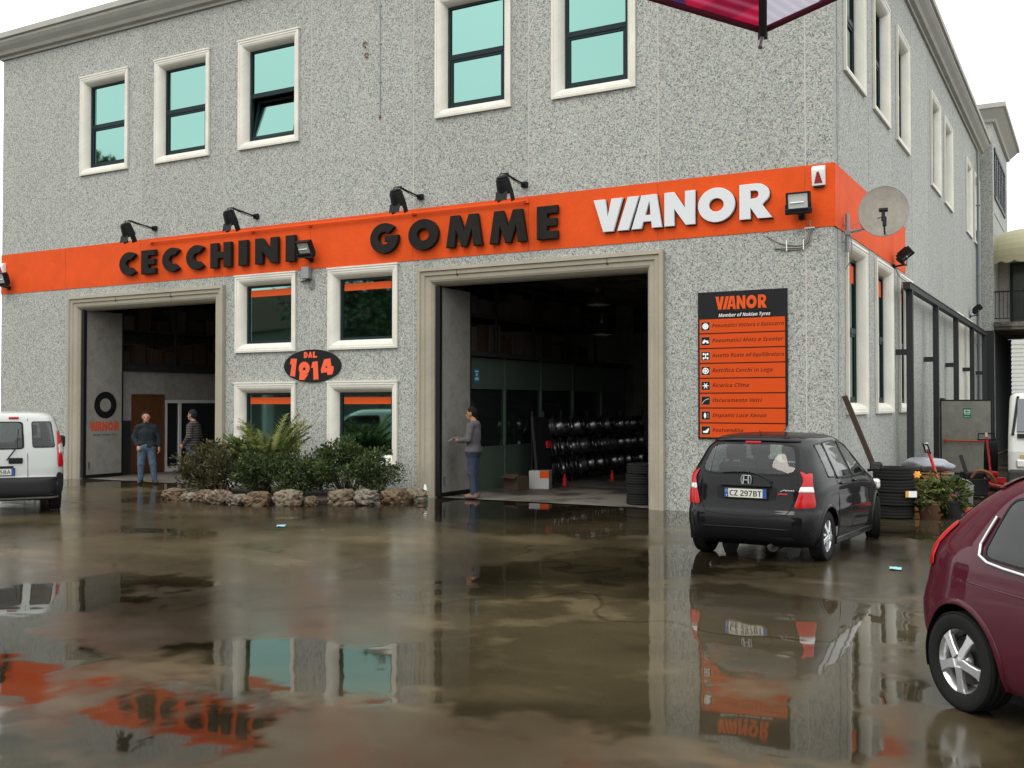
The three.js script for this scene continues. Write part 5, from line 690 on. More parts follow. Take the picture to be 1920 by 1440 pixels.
// figure faces +z; J holds joints; side index 0 = its right (-x), 1 = its left (+x)
function hand(w, dir, palmN, side, curl) { const d = V(...dir).normalize(), n = V(...palmN).normalize(), s = d.clone().cross(n).normalize().multiplyScalar(side), at = (a, b, c) => [w[0] + d.x * a + s.x * b + n.x * c, w[1] + d.y * a + s.y * b + n.y * c, w[2] + d.z * a + s.z * b + n.z * c]; const B = [[at(0, 0, 0), at(0.045, 0.012, 0), 0.026, 0.024], [at(0.03, -0.016, 0), at(0.085, -0.026, 0), 0.018, 0.015], [at(0.03, 0.016, 0), at(0.085, 0.026, 0), 0.018, 0.015], [at(0.03, 0, 0), at(0.088, 0, 0), 0.018, 0.015]]; const F = [[-0.031, 0.062], [-0.011, 0.075], [0.011, 0.07], [0.031, 0.055]].map(([o, L]) => { const k = at(0.09, o, 0), m = at(0.09 + L * 0.5 * Math.cos(curl), o * 1.06, L * 0.5 * Math.sin(curl)), e = at(0.09 + L * 0.5 * Math.cos(curl) + L * 0.5 * Math.cos(curl * 2.2), o * 1.06, L * 0.5 * Math.sin(curl) + L * 0.5 * Math.sin(curl * 2.2)); return [[k, m, 0.0095, 0.0088], [m, e, 0.0088, 0.0075]]; }).flat(); const th = [[at(0.02, -0.025, 0.005), at(0.055, -0.052, 0.018), 0.013, 0.011], [at(0.055, -0.052, 0.018), at(0.085, -0.056, 0.03), 0.011, 0.009]]; return { palm: B, fingers: [...F, ...th] }; }
function person(o) {
  const J = o.J, t = thing('person', o.label, 'person', o.at, o.turn), skin = std(0.36, 0.17, 0.105, 0.6);
  const hd = V(...J.head), nk = J.neck, face = o.face ?? [0, 0, 1], f = V(...face).normalize(), sdv = V(0, 1, 0).cross(f).normalize(), up = f.clone().cross(sdv).normalize(), H = (a, b, c) => [hd.x + sdv.x * a + up.x * b + f.x * c, hd.y + sdv.y * a + up.y * b + f.y * c, hd.z + sdv.z * a + up.z * b + f.z * c];
  const headB = [[H(0, 0.045, -0.012), H(0, 0.02, -0.02), 0.092, 0.088], [H(0, -0.02, 0.02), H(0, -0.075, 0.045), 0.072, 0.042], [H(0, 0.005, 0.09), H(0, -0.03, 0.108), 0.012, 0.016], [H(0.078, -0.01, -0.005), H(0.084, 0.02, -0.015), 0.014, 0.018], [H(-0.078, -0.01, -0.005), H(-0.084, 0.02, -0.015), 0.014, 0.018], [H(-0.03, -0.065, 0.082), H(0.03, -0.065, 0.082), 0.008, 0.008], [H(0.02, 0.03, 0.075), H(0.045, 0.028, 0.066), 0.014, 0.012], [H(-0.02, 0.03, 0.075), H(-0.045, 0.028, 0.066), 0.014, 0.012], [nk, H(0, -0.05, -0.02), 0.06, 0.056]];
  const torso = [[J.hip[0], J.hip[1], 0.12, 0.12], [J.pelvis, J.chest, 0.115, 0.12], [J.chest, J.up, 0.12, 0.09], [[J.up[0], J.up[1] + 0.03, J.up[2]], J.sh[0], 0.07, 0.052], [[J.up[0], J.up[1] + 0.03, J.up[2]], J.sh[1], 0.07, 0.052], [[lerp(J.chest[0], J.sh[0][0], 0.5), J.chest[1], J.chest[2]], [lerp(J.pelvis[0], J.hip[0][0], 0.7), J.pelvis[1] + 0.05, J.pelvis[2]], 0.095, 0.09], [[lerp(J.chest[0], J.sh[1][0], 0.5), J.chest[1], J.chest[2]], [lerp(J.pelvis[0], J.hip[1][0], 0.7), J.pelvis[1] + 0.05, J.pelvis[2]], 0.095, 0.09], [J.up, nk, 0.085, 0.058]];
  const arms = [0, 1].map(s => [[J.sh[s], J.el[s], 0.056, 0.043], [J.el[s], J.wr[s], 0.042, 0.028]]), legs = [0, 1].map(s => [[J.hip[s], J.kn[s], 0.088, 0.058], [J.kn[s], J.an[s], 0.056, 0.04]]), feet = [0, 1].map(s => [[[J.an[s][0], 0.045, J.an[s][2] - 0.03], [J.toe[s][0], 0.035, J.toe[s][2]], 0.042, 0.034]]);
  const hands = [0, 1].map(s => hand(J.wr[s], V(...J.wr[s]).sub(V(...J.el[s])).toArray(), o.palm?.[s] ?? [s ? -1 : 1, 0, 0.2], s ? 1 : -1, o.curl?.[s] ?? 0.45));
  const bodyB = [...torso.map(b => [b[0], b[1], b[2] - 0.012, b[3] - 0.012]), ...arms.flat(), ...legs.flat(), ...feet.flat(), [nk, H(0, -0.05, -0.02), 0.06, 0.056]];
  const parts = [netMesh(uni(bodyB, 0.03), ...bounds(bodyB, 0.05), 0.016), netMesh(uni(headB, 0.018), ...bounds(headB, 0.03), 0.007)]; for (const h of hands) { const pal = uni(h.palm, 0.015), fg = uni(h.fingers, 0.003); parts.push(netMesh((x, y, z) => smin(pal(x, y, z), fg(x, y, z), 0.006), ...bounds([...h.palm, ...h.fingers], 0.02), 0.0045)); }
  obj('body', parts, skin, t);
  const fat = (b, d) => [b[0], b[1], b[2] + d, b[3] + d], wr = (x, y, z) => 0.006 * (noise3(x * 22, y * 16, z * 22) - 0.5) * 2;
  const top = [...torso.map(b => fat(b, 0.014)), ...arms.flat().map(b => fat(b, 0.02)), [[J.hip[0][0], J.hip[0][1] + 0.02, J.hip[0][2]], [J.hip[1][0], J.hip[1][1] + 0.02, J.hip[1][2]], 0.145, 0.145]], tf = uni(top, 0.035);
  const cuff = [0, 1].map(s => { const d = V(...J.wr[s]).sub(V(...J.el[s])).normalize(), p = V(...J.wr[s]).addScaledVector(d, -0.01 - (o.sleeve ?? 0)); return [d, p]; });
  const hem = o.hem ?? J.pelvis[1] - 0.06;
  obj(o.topName ?? 'sweater', netMesh((x, y, z) => { let d = tf(x, y, z) + wr(x, y, z); const nearArm = [0, 1].map(s => cap(x, y, z, J.el[s], J.wr[s], 0.062, 0.062)); const armFar = Math.min(...nearArm); if (armFar > 0) d = Math.max(d, hem - y); d = Math.max(d, y - (nk[1] + 0.035)); for (const [dd, p] of cuff) { const q = (x - p.x) * dd.x + (y - p.y) * dd.y + (z - p.z) * dd.z; if (Math.hypot(x - p.x, y - p.y, z - p.z) < 0.2) d = Math.max(d, q); } return d; }, ...bounds(top, 0.04), 0.014), o.top, t);
  const tr = [...legs.flat().map(b => fat(b, 0.022)), [J.hip[0], J.hip[1], 0.135, 0.135], [J.pelvis, [J.pelvis[0], J.pelvis[1] + 0.06, J.pelvis[2]], 0.128, 0.128]], lf = uni(tr, 0.03), wst = J.pelvis[1] + 0.03;
  obj('trousers', netMesh((x, y, z) => Math.max(lf(x, y, z) + wr(x * 0.8, y * 1.2, z), y - wst, 0.075 - y), ...bounds(tr, 0.04), 0.014), o.trousers, t);
  for (const s of [0, 1]) { const b = [fat(feet[s][0], 0.012), [[J.an[s][0], 0.1, J.an[s][2] - 0.02], [J.an[s][0], 0.05, J.an[s][2] - 0.03], 0.052, 0.055]], sf = uni(b, 0.02); obj('shoe', netMesh((x, y, z) => Math.max(sf(x, y, z), 0.002 - y, y - 0.11), ...bounds(b, 0.02), 0.01), o.shoes, t); }
  const hb = [[H(0, 0.055, -0.02), H(0, 0.03, -0.035), 0.098, 0.094], [H(0, -0.01, -0.06), H(0, -0.04, -0.06), 0.06, 0.05]], hf = uni(hb, 0.02);
  obj(o.cap ? 'cap' : 'hair', netMesh((x, y, z) => { const a = (x - hd.x) * f.x + (y - hd.y) * f.y + (z - hd.z) * f.z, b = (x - hd.x) * up.x + (y - hd.y) * up.y + (z - hd.z) * up.z; return Math.max(hf(x, y, z) + 0.012 * (noise3(x * 60, y * 60, z * 60) - 0.5), a - 0.03 - Math.max(0, b - 0.05) * 0.9, -0.01 - b - Math.max(0, -a) * 1.2); }, ...bounds(hb, 0.03), 0.007), o.hair, t);
  obj('eyes', [-1, 1].map(s => new THREE.SphereGeometry(0.009, 8, 6).translate(...H(s * 0.032, 0.012, 0.078))), std(0.03, 0.025, 0.02, 0.2), t);
  return t;
}
const jeans = new THREE.MeshStandardMaterial({ color: lin(0.07, 0.115, 0.17), map: tiled(grain, 0.5), roughness: 0.9 }), navy = std(0.022, 0.033, 0.055, 0.9), shoeDark = std(0.03, 0.025, 0.02, 0.6);
person({ label: 'person in dark jacket and blue jeans standing at the bay with the white office', at: [-15.85, 0.014, 0.28], turn: 0.75, top: matte(0.015, 0.021, 0.024, 0.9), topName: 'jacket', trousers: jeans, shoes: shoeDark, hair: matte(0.012, 0.009, 0.007, 1), face: [0.1, 0, 1], palm: [[0.3, 0.3, -1], [-1, 0, 0.3]], curl: [0.7, 0.4],
  J: { head: [0, 1.55, 0.03], neck: [0, 1.4, 0], up: [0, 1.34, -0.01], chest: [0, 1.18, 0], pelvis: [0.01, 0.9, 0], sh: [[-0.175, 1.315, 0], [0.175, 1.315, 0]], el: [[-0.27, 1.08, -0.02], [0.27, 1.09, -0.04]], wr: [[-0.17, 0.87, 0.14], [0.29, 0.85, 0.02]], hip: [[-0.09, 0.86, 0], [0.09, 0.86, 0]], kn: [[-0.11, 0.47, 0.02], [0.15, 0.47, 0.03]], an: [[-0.12, 0.08, -0.02], [0.2, 0.08, 0.02]], toe: [[-0.14, 0, 0.12], [0.25, 0, 0.15]] } });
const stripes = canvasTexture(64, 128, (c, w, h) => { c.fillStyle = '#211f1e'; c.fillRect(0, 0, w, h); c.fillStyle = '#5f5a55'; for (let k = 0; k < 4; k++) c.fillRect(0, k * 32, w, 9); }); stripes.wrapS = stripes.wrapT = THREE.RepeatWrapping;
{
  const p = person({ label: 'person in striped jacket and dark cap half hidden behind the shrubs', at: [-14.75, 0.014, -0.15], turn: -1.25, top: new THREE.MeshStandardMaterial({ map: stripes, roughness: 0.9 }), topName: 'jacket', trousers: jeans, shoes: shoeDark, hair: matte(0.015, 0.016, 0.02, 0.8), cap: true, face: [-0.1, 0.05, 1],
    J: { head: [0, 1.6, 0.04], neck: [0, 1.44, 0], up: [0, 1.38, -0.01], chest: [0, 1.22, 0], pelvis: [0, 0.93, 0], sh: [[-0.18, 1.35, 0], [0.18, 1.35, 0]], el: [[-0.27, 1.1, -0.02], [0.27, 1.1, -0.02]], wr: [[-0.2, 0.93, 0.16], [0.22, 0.92, 0.15]], hip: [[-0.09, 0.88, 0], [0.09, 0.88, 0]], kn: [[-0.11, 0.48, 0.03], [0.11, 0.48, 0.0]], an: [[-0.12, 0.08, -0.02], [0.12, 0.08, -0.06]], toe: [[-0.14, 0, 0.12], [0.14, 0, 0.1]] } });
  const j = p.children.find(c => c.name === 'jacket'), g = j.geometry, P = g.attributes.position, uv = []; for (let i = 0; i < P.count; i++) uv.push(P.getX(i) * 2, P.getY(i) * 4.5); g.setAttribute('uv', new THREE.Float32BufferAttribute(uv, 2));
}
{ // man reading papers, his back three-quarters to the camera
  const p = person({ label: 'person in grey sweater and navy trousers holding papers at the main bay', at: [-7.1, 0.014, -0.25], turn: -1.4, top: matte(0.085, 0.08, 0.083, 0.9), trousers: navy, shoes: std(0.14, 0.085, 0.06, 0.8), hair: matte(0.012, 0.009, 0.007, 1), face: [0.05, -0.1, 1], palm: [[0.5, 0.8, 0], [-0.5, 0.8, 0]], curl: [0.9, 0.9],
    J: { head: [0, 1.67, 0.05], neck: [0, 1.51, 0.0], up: [0, 1.45, -0.02], chest: [0, 1.27, 0], pelvis: [0, 0.97, 0], sh: [[-0.185, 1.425, 0], [0.185, 1.425, 0]], el: [[-0.26, 1.17, 0.02], [0.26, 1.17, 0.02]], wr: [[-0.12, 1.13, 0.27], [0.12, 1.14, 0.27]], hip: [[-0.095, 0.92, 0], [0.095, 0.92, 0]], kn: [[-0.11, 0.5, 0.02], [0.11, 0.5, 0.0]], an: [[-0.12, 0.08, 0.0], [0.12, 0.08, -0.05]], toe: [[-0.15, 0, 0.15], [0.15, 0, 0.1]] } });
  const d = V(0.03, 1.15, 0.4).applyAxisAngle(UPV, -1.4); const q = thing('paper_sheets', 'white papers held in the hands of the man in grey', 'papers', [-7.1 + d.x, 0.014 + d.y, -0.25 + d.z], -1.4); obj('sheet', box(0.21, 0.003, 0.16, 0.03, 0.02, 0.02, 0.5), M.white, q); obj('sheet', box(0.2, 0.003, 0.15, -0.05, 0.012, 0.0, 0.35, 0.3), M.white, q);
}
// ---------------------------------------------------------------- planting between the bays
const leafTones = (n, a, b, rough = 0.75) => Array.from({ length: n }, (_, i) => phys(lerp(a[0], b[0], i / (n - 1)), lerp(a[1], b[1], i / (n - 1)), lerp(a[2], b[2], i / (n - 1)), rough, { transmission: 0.3, thickness: 0, specularIntensity: 0.4 }));
function leafCloud(pts, size, fold = 0.3, aspect = 0.5, rn = rnd) { // pts = [pos, normal]; each leaf a folded pair of triangles
  const pos = []; for (const [p, nrm] of pts) { const s = size * (0.6 + 0.8 * rn()), d = V(rn() - 0.5, rn() - 0.5, rn() - 0.5).addScaledVector(nrm, 0.9).normalize(), w = d.clone().cross(V(rn() - 0.5, rn() + 0.2, rn() - 0.5)).normalize(), n = d.clone().cross(w); const A = p, T = p.clone().addScaledVector(d, s), L = p.clone().addScaledVector(d, s * 0.45).addScaledVector(w, s * aspect * 0.5).addScaledVector(n, s * fold * 0.3), R = p.clone().addScaledVector(d, s * 0.45).addScaledVector(w, -s * aspect * 0.5).addScaledVector(n, s * fold * 0.3); for (const q of [A, R, T, A, T, L]) pos.push(q.x, q.y, q.z); }
  const g = new THREE.BufferGeometry(); g.setAttribute('position', new THREE.Float32BufferAttribute(pos, 3)); g.computeVertexNormals(); return g;
}
function shrub(name, label, at, r, h, count, size, mats, seed, aspect = 0.5) {
  const rn = mulberry(seed), t = thing(name, label, 'shrub', at, 0, 'shrubs in the stone-edged bed'), twigs = [], sets = mats.map(() => []);
  const nb = 32; for (let b = 0; b < nb; b++) { const a = rn() * 6.28, k = Math.sqrt(rn()), tip = V(Math.cos(a) * k * r[0], h * (0.18 + 0.82 * Math.sqrt(rn())) * (1 - 0.35 * k * k), Math.sin(a) * k * r[1]), mid = tip.clone().multiplyScalar(0.5).add(V(0, h * 0.08, 0)); twigs.push(rod([tip.x * 0.12, 0, tip.z * 0.12], mid, 0.012, 0.008, 5), rod(mid, tip, 0.008, 0.003, 5)); const cs = 0.14 + 0.16 * rn() * rn(); for (let i = 0; i < count / nb; i++) { const u = V(rn() - 0.5, rn() - 0.5, rn() - 0.5).normalize(), rad = cs * Math.cbrt(rn()), c = tip.clone().lerp(mid, rn() * rn()); const p = c.addScaledVector(u, rad); if (p.y < 0.02) p.y = 0.02 + rn() * 0.1; sets[Math.floor(rn() * mats.length)].push([p, u.clone().lerp(V(0, 1, 0), 0.35)]); } }
  obj('stem', twigs, std(0.05, 0.035, 0.02, 0.9), t); sets.forEach((s, i) => obj('foliage', leafCloud(s, size, 0.4, aspect, rn), mats[i], t)); return t;
}
const dkLeaf = leafTones(4, [0.022, 0.042, 0.012], [0.085, 0.115, 0.032]), brnLeaf = leafTones(4, [0.035, 0.036, 0.012], [0.1, 0.09, 0.034]);
shrub('shrub', 'dark bushy shrub at the end of the bed beside the bay with the office', [-11.85, 0.05, 1.95], [0.85, 0.6], 1.15, 5200, 0.085, brnLeaf, 21);
shrub('shrub', 'low dark shrub under the fern in the stone-edged bed', [-10.7, 0.05, 1.95], [0.75, 0.55], 0.95, 4200, 0.08, dkLeaf, 22);
shrub('shrub', 'glossy dark shrub under the lower window nearest the main bay', [-9.15, 0.05, 1.2], [0.85, 0.65], 1.12, 5600, 0.07, dkLeaf, 23, 0.62);
shrub('shrub', 'dark spreading shrub filling the middle of the bed', [-9.95, 0.05, 1.7], [0.7, 0.6], 0.85, 4200, 0.075, dkLeaf, 26);
shrub('shrub', 'small arching shrub by the last stones near the main bay', [-8.55, 0.05, 1.0], [0.5, 0.45], 0.85, 2400, 0.055, dkLeaf, 24, 0.6);
{ // fern / palm-leaved plant: arching fronds with leaflets
  const rn = mulberry(25), t = thing('fern_plant', 'bright green feathery fern rising from the middle of the bed', 'plant', [-11.05, 0.1, 1.4]), ms = leafTones(2, [0.11, 0.15, 0.03], [0.18, 0.2, 0.045], 0.6);
  for (let f = 0; f < 90; f++) { const a = rn() * 6.28, L = 0.6 + rn() * 0.65, up = 0.9 + rn() * 0.9, pos = [], N = 34; const P = k => V(Math.cos(a) * L * 0.75 * k, 0.25 + up * L * k * (1 - 0.38 * k), Math.sin(a) * L * 0.75 * k), side = V(-Math.sin(a), 0, Math.cos(a)); for (let k = 3; k < N; k++) { const u = k / N, p = P(u), nx = P(u + 0.03).sub(p).normalize(), w = (0.08 + 0.15 * Math.sin(Math.PI * Math.min(1, u * 1.02))) * (0.8 + 0.4 * rn()); for (const s of [-1, 1]) { const tip = p.clone().addScaledVector(side, s * w).addScaledVector(nx, w * 0.9).add(V(0, -0.07 + 0.12 * rn(), 0)), b = p.clone().addScaledVector(nx, 0.028); const mid = p.clone().lerp(tip, 0.5).add(V(0, 0.012, 0)); pos.push(...p.toArray(), ...mid.toArray(), ...b.toArray(), ...b.toArray(), ...mid.toArray(), ...tip.toArray()); } }
    const g = new THREE.BufferGeometry(); g.setAttribute('position', new THREE.Float32BufferAttribute(pos, 3)); g.computeVertexNormals(); const m = ms[f % 2]; const o = obj('frond', g, m, t); obj('rib', tube([0, 0.25, 0.5, 0.75, 1].map(k => P(k).toArray()), 0.005, 12, 4), m, o); }
  obj('crown_base', lathe([[0.001, 0.3], [0.08, 0.26], [0.11, 0.1], [0.09, -0.05]], 10), std(0.05, 0.04, 0.02, 0.9), t);
}
const bedSoil = (() => { const pts = [[-12.75, 0.15], [-12.6, 2.4], [-11.4, 2.75], [-10.2, 2.6], [-9, 2.15], [-8.2, 1.4], [-8.05, 0.15]]; const g = extrude(poly(pts.map(p => [p[0], -p[1]])), 0.06, 0.02).rotateX(-Math.PI / 2); const o = structure('planting_bed_soil', g.translate(0, 0.004, 0), std(0.035, 0.025, 0.016, 0.95)); return o; })();
{ // rough limestone blocks round the bed
  const rocks = [[-12.75, 2.25, 0.2, 0.22], [-12.25, 2.7, 0.27, 0.28], [-11.7, 2.82, 0.2, 0.2], [-11.25, 2.9, 0.24, 0.3], [-10.8, 2.95, 0.26, 0.36], [-10.38, 2.9, 0.2, 0.26], [-9.98, 2.78, 0.29, 0.36], [-9.45, 2.55, 0.27, 0.4], [-9.02, 2.38, 0.17, 0.22], [-8.62, 2.02, 0.29, 0.4], [-8.25, 1.72, 0.3, 0.38], [-7.98, 1.22, 0.3, 0.36], [-7.92, 0.72, 0.33, 0.36], [-9.2, 2.62, 0.11, 0.14], [-8.32, 2.15, 0.1, 0.12]];
  const tones = [[0.2, 0.175, 0.14], [0.17, 0.115, 0.065], [0.22, 0.185, 0.135], [0.13, 0.09, 0.055], [0.19, 0.145, 0.095]].map(c => new THREE.MeshStandardMaterial({ color: lin(...c), map: tiled(soil, 0.23), bumpMap: tiled(fineBump, 0.25), bumpScale: 0.008, roughness: 0.75 }));
  const where = ['beside the bay with the office', 'under the brownish shrub', 'under the brownish shrub', 'in front of the fern', 'in front of the fern', 'in front of the fern', 'between the fern and the glossy shrub', 'in front of the glossy shrub', 'in front of the glossy shrub', 'in front of the glossy shrub', 'below the arching shrub', 'at the main bay end of the bed', 'against the wall at the main bay', 'small, in front of the glossy shrub', 'small, below the arching shrub'], col = ['pale grey', 'rusty brown', 'cream', 'dark brown', 'buff'];
  rocks.forEach(([x, z, r, h], i) => {
    r *= 0.84; h *= 0.8;
    let g = new THREE.IcosahedronGeometry(1, 9); g.deleteAttribute('uv'); g.deleteAttribute('normal'); g = mergeVertices(g, 1e-4); const P = g.attributes.position, uv = []; for (let k = 0; k < P.count; k++) { const v = V(P.getX(k), P.getY(k), P.getZ(k)), n = noise3(v.x * 1.3 + i * 5, v.y * 1.3 + 7, v.z * 1.3), n2 = noise3(v.x * 3.5 + i, v.y * 3.5, v.z * 3.5 + i), n3 = noise3(v.x * 8, v.y * 8 + i, v.z * 8); const q = Math.max(Math.abs(v.x), Math.abs(v.y), Math.abs(v.z)), n4 = noise3(v.x * 17 + i, v.y * 17, v.z * 17), s = (0.6 + 0.42 * n + 0.3 * (1 - Math.abs(2 * n2 - 1)) - 0.16 * Math.abs(2 * n3 - 1) + 0.07 * n4) / Math.pow(q, 0.35); v.multiplyScalar(s); P.setXYZ(k, v.x * r * 1.12, Math.max(-0.05, v.y * h * 0.55 + h * 0.3), v.z * r * 0.9); uv.push(v.x * r + i * 0.37, v.y * h + v.z * r); } g.setAttribute('uv', new THREE.Float32BufferAttribute(uv, 2)); g.computeVertexNormals();
    const m = i % 5, o = obj('border_rock', g, tones[m]); o.position.set(x, 0.01, z); o.rotation.y = rnd() * 6; tag(o, `${col[m]} rough border rock ${where[i]}`, 'rock', 'rocks edging the planting bed');
  });
}
{ // spray bottle left by the main bay
  const t = thing('detergent_bottle', 'white bottle with green liquid standing by the main bay surround', 'bottle', [-7.72, 0.001, 0.55]);
  obj('green_base', lathe([[0.001, 0.0], [0.05, 0.0], [0.055, 0.02], [0.055, 0.12]], 18), std(0.12, 0.4, 0.16, 0.3), t); obj('upper_body', lathe([[0.055, 0.12], [0.052, 0.2], [0.035, 0.25], [0.022, 0.27]], 18), std(0.6, 0.65, 0.6, 0.3), t); obj('label_band', lathe([[0.0565, 0.1], [0.0565, 0.18]], 18), std(0.65, 0.4, 0.15, 0.5), t); obj('cap', lathe([[0.024, 0.265], [0.024, 0.31], [0.001, 0.312]], 14), M.white, t);
}
for (const [x, z, l] of [[-7.23, 5.21, 'pale blue scrap of litter lying wet before the planting bed'], [1.71, 4.92, 'pale blue scrap of litter lying wet beside the black hatchback']]) { const g = new THREE.PlaneGeometry(0.2, 0.13, 6, 4).rotateX(-Math.PI / 2), P = g.attributes.position; for (let k = 0; k < P.count; k++) P.setY(k, 0.006 + 0.012 * noise3(P.getX(k) * 30 + x, 1, P.getZ(k) * 30)); g.computeVertexNormals(); const o = obj('paper_litter', g, phys(0.25, 0.5, 0.6, 0.4)); o.position.set(x, 0.002, z); o.rotation.y = x; tag(o, l, 'litter', 'litter on the yard'); }

// ---------------------------------------------------------------- things heaped along the side wall
tyreStack(0.78, -0.75, 4, k => `black tyre ${['at the bottom', 'second from the ground', 'third from the ground', 'at the top'][k]} of the stack beside the black hatchback`, 'tyres stacked at the side wall', 1.05);
{ const t = thing('tyre_label', 'yellow and white paper label on the stacked tyres beside the hatchback', 'label', [1.05, 0.42, -0.51], 0.45); obj('white_part', box(0.13, 0.1, 0.004, 0.04, 0, 0.06), M.white, t); obj('yellow_part', box(0.05, 0.1, 0.004, -0.05, 0, 0.06), std(0.6, 0.3, 0.04, 0.6), t); }
{ const t = thing('leaning_plank', 'long weathered plank leaning on the side wall behind the hatchback', 'plank', [0, 0, 0]); obj('board', [bar([0.62, 0.02, -1.55], [0.05, 2.02, -0.45], 0.09, 0.025)], new THREE.MeshStandardMaterial({ color: lin(0.13, 0.095, 0.07), map: tiled(grain, 0.4), roughness: 0.85 }), t); }
{ // potted plants in a crate with an orange flower
  const rn = mulberry(71), t = thing('potted_plant', 'wilting leafy plant with one orange flower beside the tyre stack', 'plant', [1.3, 0, -0.85]), ms = leafTones(3, [0.03, 0.05, 0.012], [0.12, 0.14, 0.03]);
  obj('pot', lathe([[0.001, 0], [0.13, 0], [0.18, 0.26], [0.2, 0.26], [0.2, 0.3], [0.17, 0.3], [0.16, 0.26], [0.001, 0.25]], 20), std(0.1, 0.045, 0.025, 0.85), t);
  const sets = ms.map(() => []); const tw = []; for (let b = 0; b < 18; b++) { const a = rn() * 6.28, k = 0.15 + 0.22 * rn(), tip = V(Math.cos(a) * k, 0.3 + rn() * 0.48, Math.sin(a) * k); tw.push(rod([Math.cos(a) * 0.05, 0.24, Math.sin(a) * 0.05], tip, 0.006, 0.003, 5)); for (let i = 0; i < 26; i++) { const u = V(rn() - 0.5, rn() - 0.5, rn() - 0.5).normalize(); sets[Math.floor(rn() * 3)].push([tip.clone().multiplyScalar(0.75 + 0.25 * rn()).addScaledVector(u, 0.1 * rn()), u]); } }
  obj('stem', tw, std(0.05, 0.045, 0.02, 0.9), t); sets.forEach((s, i) => obj('foliage', leafCloud(s, 0.12, 0.5, 0.55, rn), ms[i], t)); obj('flower', [0, 1, 2, 3, 4, 5].map(k => new THREE.SphereGeometry(0.035, 8, 6).scale(1, 0.5, 0.7).translate(0.035, 0, 0).rotateY(k * 1.047)).concat(new THREE.SphereGeometry(0.02, 8, 6)).map(g => g.rotateX(1.2).translate(-0.16, 0.72, 0.1)), std(0.7, 0.3, 0.04, 0.6), t);
  const u = thing('potted_plant', 'drooping leafy plant in a dark pot by the red pallet truck', 'plant', [1.62, 0, -1.25]); obj('pot', lathe([[0.001, 0], [0.13, 0], [0.17, 0.24], [0.19, 0.24], [0.19, 0.28], [0.001, 0.25]], 20), std(0.03, 0.03, 0.03, 0.7), u); const s2 = ms.map(() => []); for (let i = 0; i < 420; i++) { const v = V(rn() - 0.5, rn() - 0.35, rn() - 0.5).normalize(); s2[i % 3].push([V(0, 0.36, 0).addScaledVector(v, 0.26 * Math.cbrt(rn())), v]); } s2.forEach((s, i) => obj('foliage', leafCloud(s, 0.12, 0.5, 0.5, rn), ms[i], u));
}
function palletTruck(label, at, turn) { const t = thing('pallet_truck', label, 'pallet truck', at, turn, 'red pallet trucks');
  obj('fork', rbox(0.16, 0.06, 1.1, 0.02, -0.19, 0.09, 0.75), M.redPaint, t); obj('fork', rbox(0.16, 0.06, 1.1, 0.02, 0.19, 0.09, 0.75), M.redPaint, t); obj('pump_head', [rbox(0.5, 0.12, 0.16, 0.02, 0, 0.16, 0.14), rod([0, 0.1, 0.02], [0, 0.36, 0.02], 0.07), rbox(0.24, 0.1, 0.2, 0.03, 0, 0.3, 0.04)], M.redPaint, t);
  obj('handle_pole', rod([0, 0.2, -0.02], [0, 1.12, -0.3], 0.026), M.redPaint, t); obj('grip_joint', rod([0, 1.12, -0.3], [0, 1.22, -0.33], 0.03), M.white, t); obj('grip', [rod([-0.2, 1.06, -0.3], [0.2, 1.06, -0.3], 0.018), rod([-0.17, 1.2, -0.34], [0.17, 1.2, -0.34], 0.016), rod([-0.17, 1.2, -0.34], [-0.19, 1.06, -0.3], 0.014), rod([0.17, 1.2, -0.34], [0.19, 1.06, -0.3], 0.014)], M.black, t);
  for (const [x, z] of [[-0.07, 0], [0.07, 0], [-0.19, 1.2], [0.19, 1.2]]) obj('wheel', new THREE.CylinderGeometry(z ? 0.04 : 0.09, z ? 0.04 : 0.09, z ? 0.12 : 0.05, 18).rotateZ(Math.PI / 2).translate(x, z ? 0.041 : 0.091, z), M.black, t); return t; }
palletTruck('red pallet truck with upright handle beside the wilting plants', [1.5, 0, -1.55], 1.9);
palletTruck('red pallet truck parked by the open exit door', [1.62, 0, -8.6], 0.4);
